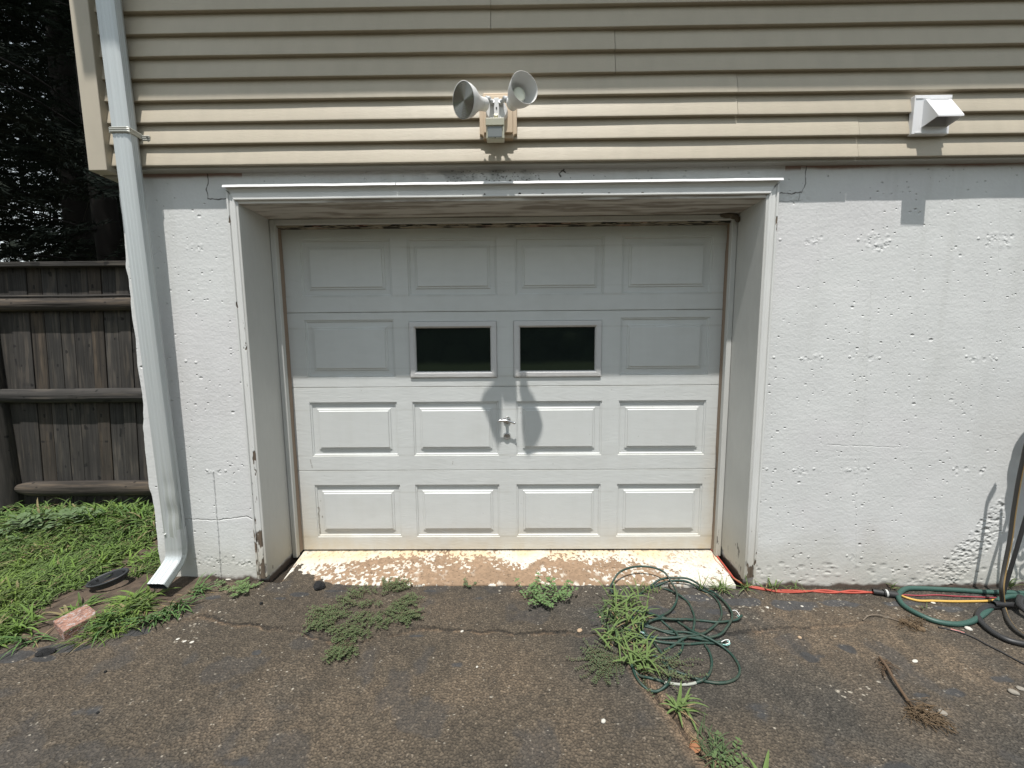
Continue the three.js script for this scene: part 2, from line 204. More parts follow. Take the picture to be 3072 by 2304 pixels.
// ---------------------------------------------------------------- house
const WZ = -2.125, SZ = -2.06;
const house = thing('house', 'house with beige vinyl siding above a white painted concrete foundation', 'house', [0, 0, 0]);
const LX = -2.125, RX = 7;
const OPL = -1.475, OPR = 1.325, OPT = 2.2;        // the opening in the concrete
{
  const X0 = -2.3, Y0 = -0.15, SX = 5.6, SY = 2.6, W = 2048, H = 1024;
  const bmp = new Layer(W, H, X0, Y0, SX, SY), dirt = new Layer(W, H, X0, Y0, SX, SY);
  for (let i = 0; i < 2600; i++) { const x = X0 + rnd() * SX, y = Y0 + rnd() * SY; if (fbm(x * 2.5, y * 2.5, 3, 60) < rr(0.2, 0.6)) continue; const r = rr(0.002, 0.0055) * (rnd() < 0.08 ? 1.7 : 1); bmp.blob(x, y, r, -rr(0.25, 0.8), 0.7, 'max', rr(1, 1.9)); }
  const nub = (fx, fy, r = 0.009) => { const p = onWall(fx, fy); bmp.blob(p.x, p.y, r, 0.4, 0.5, 'max'); };
  const patch = (fx, fy, n = 26, w = 0.06, h = 0.025) => { const p = onWall(fx, fy); n = Math.round(n * rr(0.3, 0.8)); w *= rr(0.6, 1.3); h *= rr(0.6, 1.4); for (let i = 0; i < n; i++) bmp.blob(p.x + rr(-w, w), p.y + rr(-h, h), rr(0.005, 0.016), rnd() < 0.6 ? rr(0.06, 0.16) : -rr(0.10, 0.3), 0.7, 'add'); };
  for (const [x, y] of [[2340, 720], [2575, 720], [2670, 722], [2935, 716], [2321, 1073], [2402, 1077], [2465, 1073], [2548, 1071], [2638, 1075], [2900, 1070], [2990, 1078], [2300, 1408], [2441, 1407], [2380, 1411], [2550, 1411], [2605, 1406], [2860, 1408], [2950, 1411], [557, 1084], [587, 1088], [676, 1413], [620, 1412], [2425, 1672], [2540, 1668], [2583, 1673], [2832, 1672], [700, 1670]]) nub(x, y);
  for (const a of [[2440, 722, 40, .06, .03], [2630, 726, 60, .09, .035], [3000, 722, 60, .1, .045], [2435, 1073, 24, .06, .015], [2592, 1075, 24, .06, .015], [2950, 1075, 26, .08, .018], [2400, 1412, 26, .05, .02], [2570, 1412, 26, .08, .02], [2912, 1412, 30, .09, .03], [580, 745, 30, .06, .03], [640, 1415, 20, .06, .012], [2384, 1670, 24, .03, .012], [2550, 1672, 24, .03, .012], [620, 1685, 50, .12, .02], [720, 1690, 40, .08, .02], [2390, 590, 30, .08, .02]]) patch(...a);
  for (let i = 0; i < 420; i++) { const t = rnd(), p = onWall(lerp(2830, 3010, t), lerp(1740, 1540, t) + rr(-55, 55)); bmp.blob(p.x, p.y, rr(0.006, 0.016), rnd() < 0.5 ? 0.14 : -0.32, 0.8, 'add', 1.3); }
  for (let i = 0; i < 150; i++) { const p = onWall(rr(2240, 3060), rr(1690, 1750)); bmp.blob(p.x, p.y, rr(0.006, 0.02), rr(-0.4, 0.35), 0.8, 'add', 1.6); }
  const wl = (pts, r, v, j) => bmp.line(pts.map(([x, y]) => { const p = onWall(x, y); return [p.x, p.y]; }), r, v, j);
  const dl = (pts, r, v, j) => dirt.line(pts.map(([x, y]) => { const p = onWall(x, y); return [p.x, p.y]; }), r, v, j);
  wl([[2612, 880], [2601, 1070], [2594, 1200], [2580, 1360], [2566, 1500], [2566, 1740]], 0.003, -0.22, 0.002); wl([[2480, 1335], [2700, 1343]], 0.003, -0.2, 0.004);
  wl([[2998, 600], [2992, 820], [2952, 1030], [2915, 1370]], 0.003, -0.14, 0.002); wl([[2450, 640], [2428, 1100], [2400, 1500]], 0.003, -0.12, 0.002);
  wl([[640, 1420], [648, 1520], [658, 1640], [664, 1740]], 0.0035, -0.6, 0.002); wl([[490, 1557], [560, 1558], [650, 1562], [700, 1556], [740, 1550], [760, 1560]], 0.0035, -0.6, 0.003);
  dl([[640, 1420], [648, 1520], [658, 1640], [664, 1740]], 0.003, 0.3, 0.002);
  dl([[617, 516], [625, 540], [620, 568], [622, 596]], 0.0035, 1, 0.006); dl([[622, 597], [652, 599], [680, 598]], 0.004, 1, 0.004);
  dl([[2418, 500], [2414, 560], [2404, 580]], 0.003, 0.9, 0.005); dl([[2337, 581], [2370, 582], [2402, 578]], 0.004, 1, 0.006); dl([[2400, 580], [2396, 604], [2338, 605]], 0.003, 0.5, 0.006);
  dl([[2410, 482], [2420, 492]], 0.01, 1, 0.01);
  dl([[560, 507], [600, 512], [690, 508], [760, 510], [900, 505]], 0.005, 0.8, 0.012); dl([[410, 512], [600, 508]], 0.014, 0.9, 0.02);
  for (let i = 0; i < 220; i++) { const p = onWall(rr(1340, 1620), rr(500, 556)); dirt.blob(p.x, p.y, rr(0.001, 0.004), rr(0.3, 1), 0.5, 'max', rr(0.6, 2.5)); }
  dl([[1690, 505], [1680, 520], [1683, 530]], 0.006, 1, 0.012); dl([[1688, 510], [1694, 516]], 0.006, 1, 0.01);
  for (let i = 0; i < 60; i++) { const p = onWall(rr(620, 2900), rr(500, 600)); dirt.blob(p.x, p.y, rr(0.0015, 0.004), rr(0.4, 0.9), 0.5, 'max', rr(0.6, 1.6)); }
  const map = colorTex(W, H, (u, v, o, i) => {
    const x = X0 + u * SX, y = Y0 + v * SY, n = fbm(x * 2, y * 2, 4, 61), m = fbm(x * 9, y * 9, 4, 62), f = vn(x * 120, y * 120, 63);
    let k = 0.93 + 0.10 * (n - 0.5) + 0.07 * (m - 0.5) + 0.03 * (f - 0.5);
    let r = 0.650 * k, g = 0.655 * k, b = 0.645 * k;
    const pk = sst(0.5, 0.75, fbm(x * 1.6, y * 1.6, 3, 64)); r *= 1 + 0.005 * pk; g *= 1 - 0.012 * pk;
    const drip = 0.05 * sst(0.55, 0.75, fbm(x * 11, y * 0.7, 4, 68)) * sst(0.4, 1.6, y) + 0.035 * sst(0.5, 0.7, fbm(x * 2.6, y * 2.2, 4, 69)); r *= 1 - drip; g *= 1 - drip * 1.02; b *= 1 - drip * 1.15;
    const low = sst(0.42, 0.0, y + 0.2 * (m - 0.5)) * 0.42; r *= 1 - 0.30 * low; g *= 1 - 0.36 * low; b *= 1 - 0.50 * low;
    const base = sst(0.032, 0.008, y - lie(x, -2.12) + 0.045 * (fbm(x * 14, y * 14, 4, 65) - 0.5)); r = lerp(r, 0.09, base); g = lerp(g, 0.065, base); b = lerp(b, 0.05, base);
    const top = sst(2.315, 2.335, y + 0.03 * (fbm(x * 5, y * 8, 4, 66) - 0.5) - 0.012 * (x > 1.5)) * (x < -1.45 || x > 1.42 ? 1 : 0.15); r = lerp(r, 0.30, top); g = lerp(g, 0.20, top); b = lerp(b, 0.17, top);
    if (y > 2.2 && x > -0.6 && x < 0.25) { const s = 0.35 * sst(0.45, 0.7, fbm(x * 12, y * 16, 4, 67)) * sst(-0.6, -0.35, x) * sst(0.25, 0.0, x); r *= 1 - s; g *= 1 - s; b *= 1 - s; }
    const d = dirt.a[i]; r = lerp(r, 0.035, d); g = lerp(g, 0.03, d); b = lerp(b, 0.025, d);
    const hole = clamp(-bmp.a[i] - 0.25) * 0.5; r *= 1 - hole; g *= 1 - hole; b *= 1 - hole;
    o[0] = r; o[1] = g; o[2] = b;
  });
  const bt = grayTex(W, H, (u, v, i) => { const x = X0 + u * SX, y = Y0 + v * SY; return 0.6 + 0.03 * (vn(x * 110, y * 140, 70) - 0.5) + 0.036 * (fbm(x * 40, y * 60, 3, 71) - 0.5) + 0.02 * (fbm(x * 5, y * 50, 3, 72) - 0.5) + 0.42 * bmp.a[i]; });
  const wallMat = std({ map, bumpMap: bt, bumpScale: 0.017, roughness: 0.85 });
  const xs = [LX], ys = []; for (let x = LX + 0.02; x < 3.4; x += 0.02) xs.push(x); xs.push(4, 5, 6, RX); for (let y = -0.14; y < 2.345; y += 0.02) ys.push(y); ys.push(2.4);
  const near = (v, list) => list.reduce((a, b) => Math.abs(b - v) < Math.abs(a - v) ? b : a);
  xs[xs.indexOf(near(OPL, xs))] = OPL; xs[xs.indexOf(near(OPR, xs))] = OPR; ys[ys.indexOf(near(OPT, ys))] = OPT;
  const p = [], uv = [], ix = [];
  for (const y of ys) for (const x of xs) {
    const edge = x === LX ? 0.016 * (fbm(y * 9, 3, 4, 73) - 0.5) - 0.014 * sst(0.62, 0.75, vn(y * 5.1, 7.7, 75)) : 0;
    p.push(x + edge, y, WZ + 0.006 * (fbm(x * 2.2, y * 2.2, 3, 74) - 0.5) - (x === LX ? 0.006 : 0)); uv.push((x - X0) / SX, (y - Y0) / SY);
  }
  for (let j = 0; j + 1 < ys.length; j++) for (let i = 0; i + 1 < xs.length; i++) { if (xs[i] >= OPL - 1e-6 && xs[i + 1] <= OPR + 1e-6 && ys[j + 1] <= OPT + 1e-6) continue; const a = j * xs.length + i, b = a + 1, c = a + xs.length, d = c + 1; ix.push(a, b, c, b, d, c); }
  const g = new THREE.BufferGeometry(); g.setAttribute('position', new THREE.Float32BufferAttribute(p, 3)); g.setAttribute('uv', new THREE.Float32BufferAttribute(uv, 2)); g.setIndex(ix); g.computeVertexNormals();
  const body = [box(LX + 0.01, OPL, -0.3, 2.38, -2.45, WZ - 0.008), box(OPR, RX, -0.3, 2.38, -2.45, WZ - 0.008), box(OPL, OPR, OPT, 2.38, -2.45, WZ - 0.008), box(LX + 0.004, LX + 0.3, -0.3, 2.38, -9.5, -2.45), box(RX - 0.3, RX, -0.3, 2.38, -9.5, -2.45), box(LX + 0.3, RX - 0.3, -0.3, 2.38, -9.5, -9.2)];
  for (const b of body) { const q = b.attributes.uv; for (let i = 0; i < q.count; i++) q.setXY(i, (q.getX(i) - X0) / SX, (q.getY(i) - Y0) / SY); }
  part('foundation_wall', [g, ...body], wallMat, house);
}
// beige vinyl siding: every course its own board(s), lapped over the one below
const sideCol = colorTex(1024, 256, (u, v, o) => { const n = fbm(u * 60, v * 6, 4, 80), m = fbm(u * 9, v * 3, 3, 81), k = 0.93 + 0.10 * (n - 0.5) + 0.07 * (m - 0.5); o[0] = 0.462 * k; o[1] = 0.408 * k; o[2] = 0.320 * k; }, true);
const sideBump = grayTex(2048, 128, (u, v) => 0.5 + 0.5 * (fbm(u * 64, v * 22, 4, 82) - 0.5) + 0.25 * (vn(u * 240, v * 40, 83) - 0.5), true);
const vinyl = std({ map: scaled(sideCol, 2.4, 0.6), bumpMap: scaled(sideBump, 2.2, 0.14), bumpScale: 0.0007, roughness: 0.55 });
const vinyls = [1, 0.97, 1.02, 0.985, 0.955].map((v) => { const m = vinyl.clone(); m.color.setRGB(v, v * 0.998, v * 0.99); return m; });
const COURSE = 0.1038, SY0 = 2.356;
{
  const seam = (fx, fy) => onWall(fx, fy, SZ).x;
  const joints = { 0: [seam(2575, 470)], 1: [seam(2579, 400)], 2: [seam(2215, 320)], 3: [seam(2215, 250)], 4: [seam(1847, 190)], 5: [seam(1846, 120)], 6: [seam(1472, 60)], 7: [seam(1472, 10)], 8: [0.9], 9: [0.9] };
  const prof = [[-0.027, 0.004], [-0.004, 0.0005], [-0.0008, 0.0012], [0, 0.004], [-0.0012, 0.012], [-0.0065, 0.040], [-0.0135, 0.070], [-0.0205, 0.092], [-0.024, 0.112]];
  for (let k = 0; k < 17; k++) {
    const cuts = [-2.10, ...(joints[k] ?? []), RX], y0 = SY0 + k * COURSE;
    for (let c = 0; c + 1 < cuts.length; c++) {
      const a = cuts[c] + (c ? 0.0013 : 0), b = cuts[c + 1] - (c + 2 < cuts.length ? 0.0013 : 0), lift = c ? 0 : 0.0018, rows = [], n = Math.ceil((b - a) / 0.12);
      for (let i = 0; i <= n; i++) {
        const x = lerp(a, b, i / n), wy = 0.0022 * (fbm(x * 1.6, k * 3.1, 3, 84) - 0.5), wz = 0.004 * (fbm(x * 1.9, k * 5.7, 3, 85) - 0.5);
        let s = 0; rows.push(prof.map(([z, y], j) => { if (j) s += Math.hypot(z - prof[j - 1][0], y - prof[j - 1][1]); return [x, y0 + y + wy, SZ + z + wz + (k ? 0 : 0) + lift, x + k * 0.37, s + k * 0.031]; }));
      }
      part('siding_board', mergeVertices(sheet(rows, true)), vinyls[(k * 2 + c * 3 + (k >> 1)) % 5], house);
    }
  }
  const post = [box(-2.172, -2.078, 2.326, 4.15, SZ - 0.03, SZ + 0.028, 0.004), box(-2.174, -2.164, 2.326, 4.15, SZ - 0.12, SZ - 0.03)];
  part('corner_post', post, std({ map: scaled(sideCol, 2.4, 0.6), roughness: 0.55 }), house);
  const wood = std({ color: rgb(0.36, 0.34, 0.30), roughness: 0.95 });
  part('sill_board', [box(-2.15, RX, 2.345, 2.372, WZ - 0.02, SZ - 0.018), box(-2.15, -2.06, 2.315, 2.345, WZ - 0.06, WZ + 0.03)], wood, house);
  const up = std({ color: rgb(0.42, 0.36, 0.27), roughness: 0.8 });
  part('upper_wall', [box(-2.13, RX, 2.372, 4.2, WZ - 0.1, SZ - 0.03), box(-2.15, -2.05, 2.34, 4.2, -9.5, WZ - 0.1), box(RX - 0.1, RX, 2.372, 4.2, -9.5, WZ - 0.1), box(-2.05, RX - 0.1, 2.372, 4.2, -9.5, -9.4)], up, house);
  part('eave', [box(-2.18, RX + 0.2, 4.15, 4.33, -2.2, -1.57)], std({ color: rgb(0.7, 0.7, 0.68), roughness: 0.6 }), house);
  const rf = new THREE.Shape([[-1.5, 4.335], [-5.8, 6.4], [-10.1, 4.335], [-10.1, 4.2], [-2.3, 4.2], [-2.3, 4.335]].map(([a, b]) => new THREE.Vector2(a, b)));
  const rg = new THREE.ExtrudeGeometry(rf, { depth: RX + 2.5, bevelEnabled: false }); rg.rotateY(-Math.PI / 2); rg.translate(RX + 0.3, 0, 0);
  part('roof', uvBox(rg), std({ color: rgb(0.06, 0.055, 0.05), roughness: 0.95 }), house);
}

// ---------------------------------------------------------------- painted, peeling timber
function peelTex(seed, w, h, spanX, spanY, amount, base = [0.66, 0.66, 0.64], wood = [0.12, 0.09, 0.065]) {
  const bp = new Float32Array(w * h);
  const map = colorTex(w, h, (u, v, o, i) => {
    const x = u * spanX, y = v * spanY, a = amount(x, y), n = fbm(x * 26, y * 9, 5, seed), f = fbm(x * 90, y * 20, 4, seed + 1), g = fbm(x * 5, y * 3, 3, seed + 2);
    const m = sst(-0.012, 0.012, n * 0.75 + f * 0.25 - (1 - a));
    const k = 0.93 + 0.14 * (g - 0.5) + 0.06 * (f - 0.5), wk = 0.45 + 1.1 * fbm(x * 120, y * 7, 4, seed + 3);
    const dirty = sst(0.5, 0.0, y) * 0.55 * (0.4 + g);
    const P = [base[0] * k * (1 - 0.45 * dirty), base[1] * k * (1 - 0.55 * dirty), base[2] * k * (1 - 0.72 * dirty)];
    for (let c = 0; c < 3; c++) o[c] = lerp(P[c], wood[c] * wk, m);
    bp[i] = 0.75 - 0.6 * m + 0.18 * (fbm(x * 150, y * 9, 3, seed + 4) - 0.5) + 0.12 * (n - 0.5);
  });
  return [map, grayTex(w, h, (u, v, i) => bp[i])];
}
const frame = thing('door_frame', 'white painted timber frame with peeling paint around the garage door', 'door frame');
const ragged = (z0, z1, y0, y1, amp, s, n = 24) => { const q = []; for (let i = 0; i <= n; i++) { const t = i / n; q.push(new THREE.Vector2(lerp(z0, z1, t), y0(t) + amp * (fbm(t * 9, s, 4, s) - 0.5))); } q.push(new THREE.Vector2(z1, y1), new THREE.Vector2(z0, y1)); return new THREE.Shape(q); };
{
  const [cm, cb] = peelTex(100, 512, 1024, 0.5, 2.3, (x, y) => (x < 0.25 ? 0.28 + 0.30 * sst(0.7, 0.05, y) + 0.05 * sst(1.2, 0.5, y) : 0.26 + 0.24 * sst(0.4, 0.02, y)));
  const casingMat = std({ map: scaled(cm, 0.5, 2.3), bumpMap: scaled(cb, 0.5, 2.3), bumpScale: 0.004, roughness: 0.65 });
  // side casings: a stepped brick-mould section run up the opening's edge
  const side = (sgn, xin, xout, uo) => {
    const w = Math.abs(xout - xin), sec = [[0, -0.022], [0, 0], [0.003, 0.003], [0.012, 0.003], [0.016, -0.001], [w * 0.62, 0.001], [w * 0.66, -0.004], [w * 0.72, -0.004], [w * 0.78, 0.003], [w - 0.004, 0.004], [w, 0], [w, -0.026]], rows = [];
    for (let i = 0; i <= 60; i++) { const y = lerp(0.072, 2.2, i / 60), rg = sst(0.7, 0.05, y) * (uo < 0.2 ? 1 : 0.4); let s = 0; const jag = rg * 0.006 * (fbm(y * 30, 1, 3, 104) - 0.5); rows.push(sec.map(([a, z], j) => { if (j) s += Math.hypot(a - sec[j - 1][0], z - sec[j - 1][1]); const m = sst(0, 0.03, 2.2 - y) > 0 ? 0 : 0; return [xin + sgn * (a + jag * (j < 3 ? 1 : 0)) + m, y + (i === 60 ? a * 1.05 : 0) + (i === 0 ? 0.012 * (fbm(a * 90, 2, 3, 105) - 0.5) : 0), -2.1 + z, uo + s, y]; })); }
    return sheet(sgn > 0 ? rows.slice().reverse() : rows);
  };
  part('side_casing', side(-1, -1.479, -1.527, 0.05), casingMat, frame, 'left casing with paint flaked to bare wood at its foot');
  part('side_casing', side(1, 1.327, 1.38, 0.3), casingMat, frame);
  // head casing
  const head = (x0, x1) => { const sec = [[0, -0.022], [0, 0.004], [0.003, 0.008], [0.010, 0.008], [0.013, 0.003], [0.034, 0.002], [0.036, -0.004], [0.040, -0.006], [0.058, 0.002], [0.066, 0.004], [0.066, -0.022]], rows = []; for (let i = 0; i <= 40; i++) { let s = 0; rows.push(sec.map(([y, z], j) => { if (j) s += Math.hypot(y - sec[j - 1][0], z - sec[j - 1][1]); const t = i / 40, xx = lerp(x0 - y * 0.72, x1 + y * 0.72, t); return [xx, 2.1965 + y + 0.0015 * (fbm(xx * 3, 1, 3, 107) - 0.5), -2.1 + z, s + 0.3, 1.25 + xx * 0.3]; })); } return sheet(rows); };
  part('head_casing', head(-1.479, 1.327), casingMat, frame);
  const cap = (x0, x1, s) => { const sec = [[-2.122, 2.266], [-2.122, 2.279], [-2.105, 2.276], [-2.082, 2.2695], [-2.078, 2.257], [-2.083, 2.257], [-2.083, 2.2635], [-2.122, 2.2635]], rows = []; for (let i = 0; i <= 60; i++) { const x = lerp(x0, x1, i / 60), w = 0.003 * (fbm(x * 7, s, 4, 108) - 0.5); rows.push(sec.map(([z, y], j) => [x, y + w, z + (j > 1 && j < 6 ? 0.004 * (fbm(x * 11, s, 3, 109) - 0.5) : 0), 0.27 + j * 0.01, 1.2 + x * 0.3])); } return sheet(rows); };
  const capMat = std({ color: rgb(0.78, 0.78, 0.77), roughness: 0.5, bumpMap: scaled(cb, 0.5, 2.3), bumpScale: 0.002 });
  part('drip_cap', cap(-1.530, -0.62, 1), capMat, frame); part('drip_cap', cap(-0.617, 1.385, 7), capMat, frame);
  // nail holes and bits of flaked paint along the head casing
  const rust = std({ color: rgb(0.035, 0.028, 0.022), roughness: 0.9 });
  for (const [x, y] of [[1389, 587], [1454, 584], [1559, 582], [1628, 584], [1747, 582], [1827, 581], [1928, 580]]) { const p = onWall(x, y, -2.0965), g = new THREE.SphereGeometry(0.006 + 0.003 * rnd(), 8, 6); g.scale(rr(0.8, 1.5), 1, 0.35); g.translate(p.x, p.y, -2.0968); part('nail_hole', g, rust, frame); }
  // jambs
  const [jm, jb] = peelTex(120, 1024, 1024, 0.9, 2.3, (x, y) => x < 0.45 ? 0.17 + 0.16 * sst(0.2, 0.02, y) : 0.20 + 0.22 * sst(0.5, 0.05, y), [0.55, 0.55, 0.525], [0.15, 0.14, 0.125]);
  const jambMat = std({ map: scaled(jm, 0.9, 2.3), bumpMap: scaled(jb, 0.9, 2.3), bumpScale: 0.003, roughness: 0.6 });
  const jamb = (x, sgn, shape, uo) => { let g = new THREE.ExtrudeGeometry(shape, { depth: 0.02, bevelEnabled: true, bevelSize: 0.002, bevelThickness: 0.002, bevelSegments: 1 }); g.rotateY(-Math.PI / 2); g.translate(sgn > 0 ? x + 0.022 : x - 0.002, 0, 0); g = uvBox(g); const q = g.attributes.uv; for (let i = 0; i < q.count; i++) q.setX(i, q.getX(i) + uo); return g; };
  part('jamb', jamb(-1.468, -1, ragged(-2.40, -2.104, (t) => 0.088 - 0.006 * t, 2.19, 0.012, 111), 2.42), jambMat, frame);
  part('jamb', jamb(1.316, 1, ragged(-2.40, -2.104, (t) => 0.10 + 0.05 * sst(0.3, 0.0, t) - 0.035 * t, 2.19, 0.05, 113), 2.89), jambMat, frame, 'right jamb with grey flaked patches and a rotten foot');
  // head jamb (soffit), stained with mildew
  const sm = colorTex(1024, 256, (u, v, o) => { const x = u * 3, y = v * 0.3, n = fbm(x * 3, y * 40, 5, 130), m = fbm(x * 10, y * 30, 4, 131), s = 0.75 * sst(0.42, 0.66, n * 0.7 + m * 0.3), k = 0.95 + 0.1 * (m - 0.5); o[0] = lerp(0.56 * k, 0.17, s); o[1] = lerp(0.53 * k, 0.135, s); o[2] = lerp(0.48 * k, 0.10, s); });
  const soffitMat = std({ map: scaled(sm, 3, 0.3, 0.5, 0), roughness: 0.75 });
  part('head_jamb', box(-1.468, 1.316, 2.18, 2.2, -2.42, -2.104, 0.002), soffitMat, frame, 'mildew stained underside of the door head');
  // stops
  const tan = std({ color: rgb(0.27, 0.205, 0.155), roughness: 0.85 });
  const stopMat = std({ map: scaled(jm, 0.9, 2.3), roughness: 0.55 });
  part('door_stop', box(-1.466, -1.434, 0.05, 2.178, -2.385, -2.352, 0.004), stopMat, frame); part('door_stop', box(1.283, 1.314, 0.055, 2.178, -2.385, -2.352, 0.004), stopMat, frame);
  part('door_stop', box(-1.434, 1.283, 2.148, 2.178, -2.385, -2.352, 0.004), stopMat, frame);
  const edge = (x0, x1, s, ins) => { const rows = []; for (let i = 0; i <= 60; i++) { const y = lerp(0.066, 2.145, i / 60), bite = ins * 0.012 * Math.pow(Math.max(0, fbm(y * 4.2, s, 3, s) - 0.5) * 2, 1) * (s > 150 ? 1.6 : 0.5); rows.push([[x0, y, -2.385], [x0, y, -2.4215 + 0.001], [x1 + bite, y, -2.4215], [x1 + bite, y, -2.385]].map(([a, b, c]) => [a, b, c, a, b])); } return sheet(rows); };
  part('stop_strip', edge(-1.466, -1.4345, 141, -1), tan, frame, 'bare tan strip between stop and door'); part('stop_strip', edge(1.314, 1.285, 151, 1), tan, frame, 'bare tan strip with chipped edge beside the door');
  const mould = colorTex(1024, 64, (u, v, o) => { const n = sst(0.42, 0.62, fbm(u * 60, v * 6, 4, 135)), r = vn(u * 30, v * 2, 136); o[0] = lerp(0.34, 0.035, n) + 0.05 * (r > 0.8); o[1] = lerp(0.30, 0.034, n); o[2] = lerp(0.23, 0.026, n); });
  part('weatherstrip', box(-1.434, 1.283, 2.137, 2.1475, -2.421, -2.372), std({ map: scaled(mould, 2.8, 0.05, 0.5, 0), roughness: 0.95 }), frame, 'mouldy strip above the door');
  // mud dauber nest in the head's right corner
  const mud = std({ color: rgb(0.20, 0.165, 0.12), roughness: 1, bumpMap: scaled(grayTex(128, 128, (u, v) => fbm(u * 16, v * 16, 4, 137), true), 0.05, 0.05), bumpScale: 0.006 });
  const nest = thing('mud_nest', 'small mud wasp nest in the corner under the door head', 'nest', [1.27, 2.165, -2.36]);
  const lump = (x, y, z, sx, sy, sz, s) => { const g = new THREE.IcosahedronGeometry(1, 3), p = g.attributes.position; for (let i = 0; i < p.count; i++) { const k = 0.8 + 0.45 * fbm(p.getX(i) * 2 + s, p.getY(i) * 2 + p.getZ(i) * 1.7, 3, 138); p.setXYZ(i, p.getX(i) * k, p.getY(i) * k, p.getZ(i) * k); } g.scale(sx, sy, sz); g.translate(x, y, z); g.computeVertexNormals(); return g; };
  part('mud_shell', [lump(-0.02, 0.006, 0.012, 0.042, 0.016, 0.02, 1), lump(0.02, -0.002, 0.012, 0.022, 0.014, 0.014, 5), lump(0.036, -0.02, 0.02, 0.014, 0.016, 0.012, 9)], mud, nest);
}

